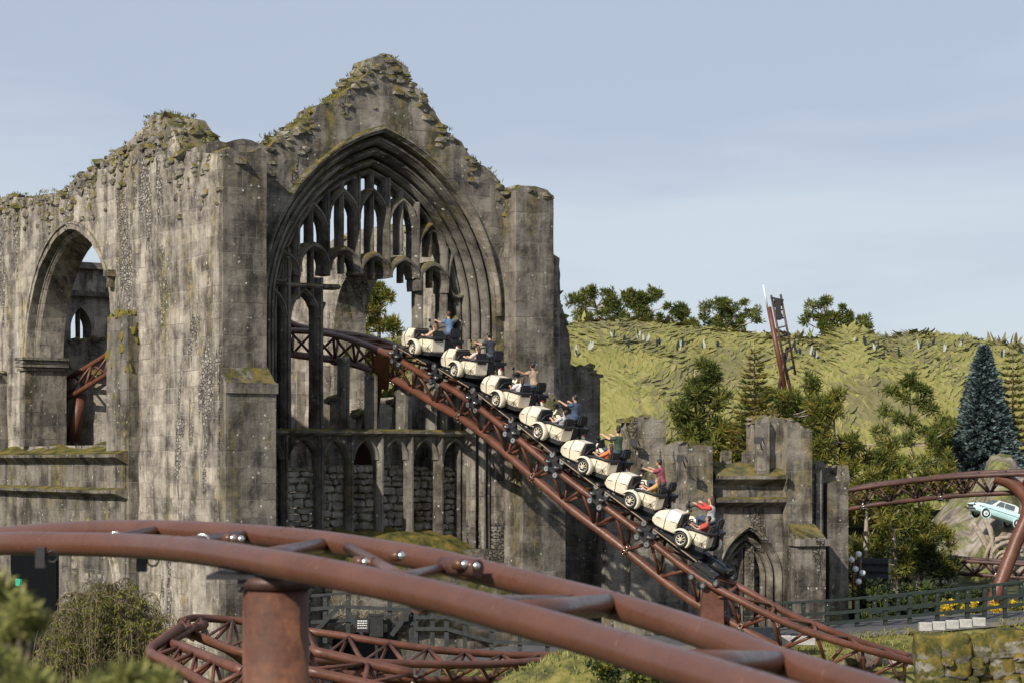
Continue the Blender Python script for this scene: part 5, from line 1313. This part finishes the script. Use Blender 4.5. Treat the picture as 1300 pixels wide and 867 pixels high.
# grass mound bottom centre
bm=bmesh.new(); n=40; rows=[]
for j in range(n+1):
    row=[]
    for i in range(n+1):
        u=-1+2*i/n; v=-1+2*j/n; r=min(1,math.sqrt(u*u+v*v)); z=math.cos(r*math.pi/2)**.8
        x=P(755,867,57).x+u*6.0; yy=57+v*6; row.append(bm.verts.new((x,yy,-.5+z*(P(755,826,57).z+.5)+.25*noise.noise(V(x*.8,yy*.8,0)))))
    rows.append(row)
for A,B in zip(rows,rows[1:]):
    for i in range(n): bm.faces.new((A[i],A[i+1],B[i+1],B[i]))
struct('grass_mound',bm,M['bankm'],True)
b=bmesh.new()
for k in range(5200):
    u=U(-1,1);v=U(-1,.25); r=min(1,math.sqrt(u*u+v*v)); x=P(755,867,57).x+u*5.6; yy=57+v*5.6; z=-.5+math.cos(r*math.pi/2)**.8*(P(755,826,57).z+.5)+.25*noise.noise(V(x*.8,yy*.8,0))
    if noise.noise(V(x*.7,yy*.7,5))>-.2: leaf(b,V(x,yy,z-.02),(V(0,0,1)+rdir()*.6).normalized(),U(.12,.3),.05,0)
struct('grass_tufts',b,M['fgleaf'],False,'stuff')
mid_=lambda *a:None
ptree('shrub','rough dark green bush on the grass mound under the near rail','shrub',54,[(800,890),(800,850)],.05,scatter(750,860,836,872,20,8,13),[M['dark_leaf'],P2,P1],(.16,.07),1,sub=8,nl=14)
# thin posts under the near rails
for lab,px,m_ in (('slim rust coloured post standing on the grass mound',761,M['rust2']),('slim dark post on the grass mound beside a rust coloured post',781,M['dkmetal'])):
    p=P(px,870,55); b=bmesh.new(); tube(b,[V(0,0,-3.2),V(0,0,P(px,815,55).z-p.z)],.065,12); tube(b,[V(0,0,P(px,815,55).z-p.z-.04),V(0,0,P(px,815,55).z-p.z+.03)],.10,12); o=obj('post',b,m_); o.location=p; tag(o,lab,'post')
# ============================================================ CENTRE LEFT: TIMBER RAILINGS
T_=fence('dark timber railing at the foot of the abbey behind the low track',[(395,806),(440,803),(500,806),(530,808)],lambda x:73,1.35,(413,442,495,522),(1.0,.7,.35),M['wood'],'timber_railing')
T2=fence('dark weathered timber railing stepping down beside the abbey wall',[(527,812),(567,812),(625,828),(700,832),(740,834)],lambda x:72,1.35,(528,549,567,590,624,660,695,730),(1.0,.6,.3),M['wood'],'timber_railing')
bb=T_.location
for a,c in (((395,806),(428,772)),((497,806),(520,775)),((462,806),(440,774))): b=bmesh.new(); beam(b,P(*a,72.7)-bb,P(*c,72.7)-bb,.12,.16); obj('diagonal_brace',b,M['wood'],T_)
p=P(478,792,72.5); b=bmesh.new(); box(b,-.24,.24,-.15,.15,-.42,.30,j=.01); box(b,-.27,.27,-.18,.18,.302,.36); box(b,-.05,.05,-.05,.05,-1.5,-.42); o=obj('control_box',b,M['dkmetal']); o.location=p; tag(o,'dark metal control box standing by the timber railing','box')
T3=thing('notice_sign','small dark notice with white lettering on the timber railing','sign',P(460,793,72.3)); b=bmesh.new(); box(b,-.22,.22,-.03,.03,-.24,.24); fixn(b); obj('board',b,M['dkmetal'],T3)
b=bmesh.new()
for r,z in enumerate((.15,.07,-.01,-.10)):
    x=-.17
    while x<.15: w_=U(.03,.08); box(b,x,min(x+w_,.17),-.036,-.031,z-.018,z+.018); x+=w_+.02
obj('lettering',b,M['whitep'],T3)
# doorway shade painted as a flat black panel, brush behind the railing
b=bmesh.new(); p=G.L(470,755,yg-.2); 
gd=bmesh.new(); box(gd,p[0]-1.6,p[0]+1.3,yg-.12,yg-.02,-.3,p[1]+.3); fixn(gd); obj('doorway_shade_panel',gd,dm,gable)
p=P(465,778,76); T_=thing('dry_brush','tangle of dry pale twigs in front of the dark doorway','brush',p); b=bmesh.new()
for k in range(70): a=V(U(-1,1),U(-.3,.3),U(-.3,.2)); tube(b,[a,a+rdir()*.25,a+rdir()*.5+V(0,0,.2)],.012,3,cap=False)
obj('twigs',b,M['barkl'],T_)
# ============================================================ SMALL THINGS ON THE RIGHT
def floodlight(lab,px,py,Y):
    T_=thing('floodlight',lab,'lamp',P(px,py,Y),R(-20)); b=bmesh.new(); loft(b,[[V(x*.10,-.0,z*.08) for x,z in ((-1,-1),(1,-1),(1,1),(-1,1))],[V(x*.17,-.26,z*.14-.06) for x,z in ((-1,-1),(1,-1),(1,1),(-1,1))]]); fixn(b); obj('housing',b,M['black'],T_)
    b=bmesh.new(); beam(b,V(-.16,-.1,.02),V(-.16,.25,-.2),.03,.05); beam(b,V(.16,-.1,.02),V(.16,.25,-.2),.03,.05); tube(b,[(0,.2,-.18),(0,.55,-.45)],.03,6); obj('bracket',b,M['black'],T_)
floodlight('small black floodlight on the mossy stub tower nearest the cars',866,580,86)
floodlight('small black floodlight high on the tall wing tower',964,557,86)
floodlight('small black floodlight on the taller ruined stub behind the green shirt rider',806,560,87)
# ladder tower
T_=thing('ladder_tower','leaning rust brown mast with a ladder and pulley above the hill','tower',P(990,510,116)); b0=T_.location; q=lambda x,y,d=0:P(x,y,116+d)-b0
for a,c,r in (((976,390),(1000,512),.14),((1000,440),(985,512),.11),((993,452),(1008,512),.10)):
    b=bmesh.new(); tube(b,[q(*a),q(*c)],r,14); obj('pole',b,M['rust2'] if r>.13 else M['rustd'],T_)
b=bmesh.new(); tube(b,[q(969,362),q(974,390)],[.035,.06],8); obj('white_tip',b,M['whitep'],T_)
for (a,c) in (((979,375),(1000,482)),((991,374),(1010,476))):
    b=bmesh.new(); tube(b,[q(*a,-.4),q(*c,-.4)],.065,8); obj('ladder_rail',b,M['rustd'],T_)
for k in range(9):
    t_=(k+.9)/10; b=bmesh.new(); a=q(979,375,-.4).lerp(q(1000,482,-.4),t_); c=q(991,374,-.4).lerp(q(1010,476,-.4),t_); tube(b,[a,c],.045 if k%4 else .09,6); obj('rung',b,M['dkmetal'],T_)
b=bmesh.new(); c=q(987,385,-.5); ring(b,c,(0,1,0),.22,.06,14,6); beam(b,c+V(-.35,0,.3),c+V(.35,0,.15),.08,.1); beam(b,c+V(0,0,.2),c+V(.1,0,-.9),.12,.3); ring(b,c+V(.1,0,-.75),(0,1,0),.16,.06,12,6); obj('pulley',b,M['black'],T_)
# lamp posts with white globes
for lab,px,ys in (('rust coloured lamp post with white globes among the tree trunks, nearest the end wall',1083,(710,722)),('rust coloured lamp post with white globes beside the pale trunk',1092,(703,727,738))):
    T_=thing('globe_lamp_post',lab,'lamp post',P(px,790,91)); b0=T_.location; b=bmesh.new(); tube(b,[V(0,0,-.5),P(px,700,91)-b0],.06,10); obj('post',b,M['rust2'],T_)
    for k,y in enumerate(ys):
        b=bmesh.new(); c=P(px+(3 if k%2 else -2),y,90.8)-b0; blob(b,c,.14,3,0,smooth=True); obj('globe',b,M['whitep'],T_)
b=bmesh.new(); p=P(1108,722,93)
for z in (0,.35,.7): box(b,-.8,.8,-.2,.2,z-.45,z-.25,j=.01)
box(b,-.7,.7,0,.1,-2.4,.5); o=obj('slatted_rack',b,M['wood']); o.location=p; tag(o,'dark slatted timber rack behind the pale tree trunks','rack')
# ============================================================ LIGHT BLUE VINTAGE CAR ON THE ROCK
T_=thing('vintage_car','small light blue and white vintage saloon car tilted nose up on the rock','car',P(1264,663,113.2)); 
T_.rotation_euler=(Matrix.Rotation(R(180+13),4,'Z')@Matrix.Rotation(R(-17),4,'Y')).to_euler(); T_.scale=(.86,.86,.86)
bluep=simple('pale_blue_paint',(.56,.82,.84),.22,0,.05,2); whp=simple('old_white_paint',(.78,.80,.78),.25,0,.05,2); glassd=simple('dark_car_glass',(.10,.14,.15),.08,0,.1,2); chrome=simple('chrome_trim',(.8,.8,.8),.12,1,.05,2)
def csec(x,w,zb,zm,zt,tw=.9): return [V(x,s*w*k,z) for s,k,z in ((-1,.86,zb),(1,.86,zb),(1,1,zb+.12),(1,1,zm),(1,tw,zt),(-1,tw,zt),(-1,1,zm),(-1,1,zb+.12))]
b=bmesh.new(); loft(b,[csec(1.95,.60,.34,.62,.72),csec(1.85,.70,.28,.70,.82),csec(1.45,.74,.26,.74,.90),csec(.75,.76,.26,.78,.94),csec(-.7,.77,.26,.80,.93),csec(-1.35,.76,.28,.80,.94),csec(-1.88,.70,.34,.76,.90),csec(-1.98,.62,.42,.70,.80)]); fixn(b)
bmesh.ops.bevel(b,geom=b.edges[:],offset=.035,segments=2,affect='EDGES'); obj('body',b,bluep,T_,True)
b=bmesh.new(); loft(b,[[V(x,s*w,z) for s,w,z in ((-1,.70,.92),(1,.70,.92),(1,t_,zz),(-1,t_,zz))] for x,t_,zz in ((.85,.62,.95),(.42,.56,1.36),(-.75,.56,1.40),(-1.02,.60,1.30),(-.88,.64,.96))]); fixn(b); bmesh.ops.bevel(b,geom=b.edges[:],offset=.03,segments=2,affect='EDGES'); cab=obj('cabin',b,whp,T_)
for s in (-1,1):
    for (x0,x1,x2,x3) in ((.64,.06,.06,.34),(0,-.66,-.72,0)):
        b=bmesh.new(); vs=[V(x0,s*.688,1.0),V(x1,s*.688,1.0),V(x2,s*.598,1.32),V(x3,s*.598,1.32)]
        o2=[v+V(0,s*.012,0) for v in vs]; loft(b,[vs,o2]); fixn(b); obj('window',b,glassd,cab)
    b=bmesh.new(); box(b,-1.85,1.8,s*.775-.008,s*.775+.008,.66,.70); obj('chrome_strip',b,chrome,T_)
    b=bmesh.new(); ring(b,(1.93,s*.48,.70),(1,0,0),.11,.025,18,6); blob(b,(1.93,s*.48,.70),.10,2,0,smooth=True,mi=0); obj('headlight',b,chrome,T_)
    b=bmesh.new(); box(b,-2.0,-1.95,s*.55-.06,s*.55+.06,.60,.76); obj('tail_lamp',b,M['redlens'],T_)
    for x in (1.18,-1.15):
        b=bmesh.new(); ring(b,(x,s*.70,.30),(0,1,0),.22,.085,24,10); w_=obj('wheel',b,M['black'],T_); b=bmesh.new(); tube(b,[(x,s*.66,.30),(x,s*.80,.30)],.17,20); blob(b,(x,s*.80,.30),.08,2,0,squash=(1,.4,1),mi=1); obj('hub_cap',b,[whp,chrome],w_)
        b=bmesh.new(); ring(b,(x,s*.765,.32),(0,1,0),.34,.03,20,6,a0=0,a1=2*math.pi); obj('wheel_arch',b,bluep,T_)
b=bmesh.new(); loft(b,[[V(.87,-.6,1.0),V(.87,.6,1.0),V(.48,.52,1.34),V(.48,-.52,1.34)],[V(.90,-.6,1.0),V(.90,.6,1.0),V(.50,.52,1.345),V(.50,-.52,1.345)]]); fixn(b); obj('windscreen',b,glassd,cab)
for x in (2.0,-2.03):
    b=bmesh.new(); tube(b,[(x,-.68,.42),(x+.02*(1 if x>0 else -1),0,.42),(x,.68,.42)],.05,10); obj('bumper',b,chrome,T_)
b=bmesh.new(); box(b,1.95,1.99,-.34,.34,.50,.66); obj('grille',b,M['dkmetal'],T_)
# roots holding the car
T_=thing('tangled_roots','pale tangled tree roots under the light blue car','roots',P(1258,700,112.6)); b0=T_.location; b=bmesh.new()
for a,m_,c in tuple(tuple((x_,y_+11) for x_,y_ in q_) for q_ in (((1238,655),(1250,672),(1262,700)),((1246,648),(1258,668),(1255,705)),((1290,676),(1268,682),(1258,702)),((1280,668),(1262,676),(1250,700)),((1262,700),(1270,712),(1285,722)),((1258,702),(1240,712),(1225,716)),((1255,705),(1262,722),(1266,740)),((1295,690),(1275,690),(1262,704)))):
    pts=[P(*a,112.4)-b0,P(*m_,112)-b0,P(*c,112.2)-b0]; 
    for k in range(2): tube(b,cr([p+rdir()*.18 for p in pts],5),[.10,.10,.11,.11,.12,.12,.12,.11,.10,.09,.07],7)
obj('root',b,M['barkl'],T_)
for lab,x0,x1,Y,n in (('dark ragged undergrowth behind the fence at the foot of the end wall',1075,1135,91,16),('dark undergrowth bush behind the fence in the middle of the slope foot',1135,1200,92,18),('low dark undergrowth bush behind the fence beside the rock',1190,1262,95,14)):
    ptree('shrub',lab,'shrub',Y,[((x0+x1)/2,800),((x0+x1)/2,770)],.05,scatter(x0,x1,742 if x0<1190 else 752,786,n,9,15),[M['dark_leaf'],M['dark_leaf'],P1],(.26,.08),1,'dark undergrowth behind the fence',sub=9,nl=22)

# weeds rooted in the wall tops
def weeds(root,path,y0,y1,n):
    b=bmesh.new()
    for _ in range(n):
        k=random.randrange(len(path)-1); a=Vector(path[k]).lerp(Vector(path[k+1]),rnd()); c=V(a.x,U(y0,y1),a.y+U(-.1,.12))
        for q in range(12): leaf(b,c+V(U(-.15,.15),U(-.1,.1),0),(V(0,0,1)+rdir()*.8).normalized(),U(.10,.26),.035,random.randrange(2))
    obj('weed_tufts',b,[M['weep'],M['pine2']],root)
weeds(gable,tp,yg-.05,yg+1.5,110); weeds(left,lt,-.05,1.6,170)
weeds(wing,[( WG.L(870,563,0)[0],WG.L(870,563,0)[1]),(WG.L(905,566,0)[0],WG.L(905,566,0)[1])],-.4,1,26)
wing.children[-1].rotation_euler=(0,0,WG.a)

b=bmesh.new(); fl=resample(fr_,.5)
for k in range(9000):
    i=random.randrange(len(fl)); p=fl[i]; t_=rnd(); 
    if not 900<650+F*p.x/p.y<1330: continue
    q=(0,-.25,-2,-4.5,-8); z=(0,-.12,-.6,-1.2,-2.6); j=min(3,int(t_*4)); f=t_*4-j
    y=q[j]+(q[j+1]-q[j])*f; zz=z[j]+(z[j+1]-z[j])*f
    c=V(p.x+U(-.3,.3),p.y+y,p.z+zz+.02)
    if noise.noise(V(c.x*.8,c.y*.8,2))<-.15: continue
    leaf(b,c-V(0,0,.05),(V(0,0,1)+rdir()*.7).normalized(),U(.12,.32),.045,random.randrange(3))
struct('bank_grass',b,[M['fgleaf'],M['pine3'],M['pine2']],False,'stuff')
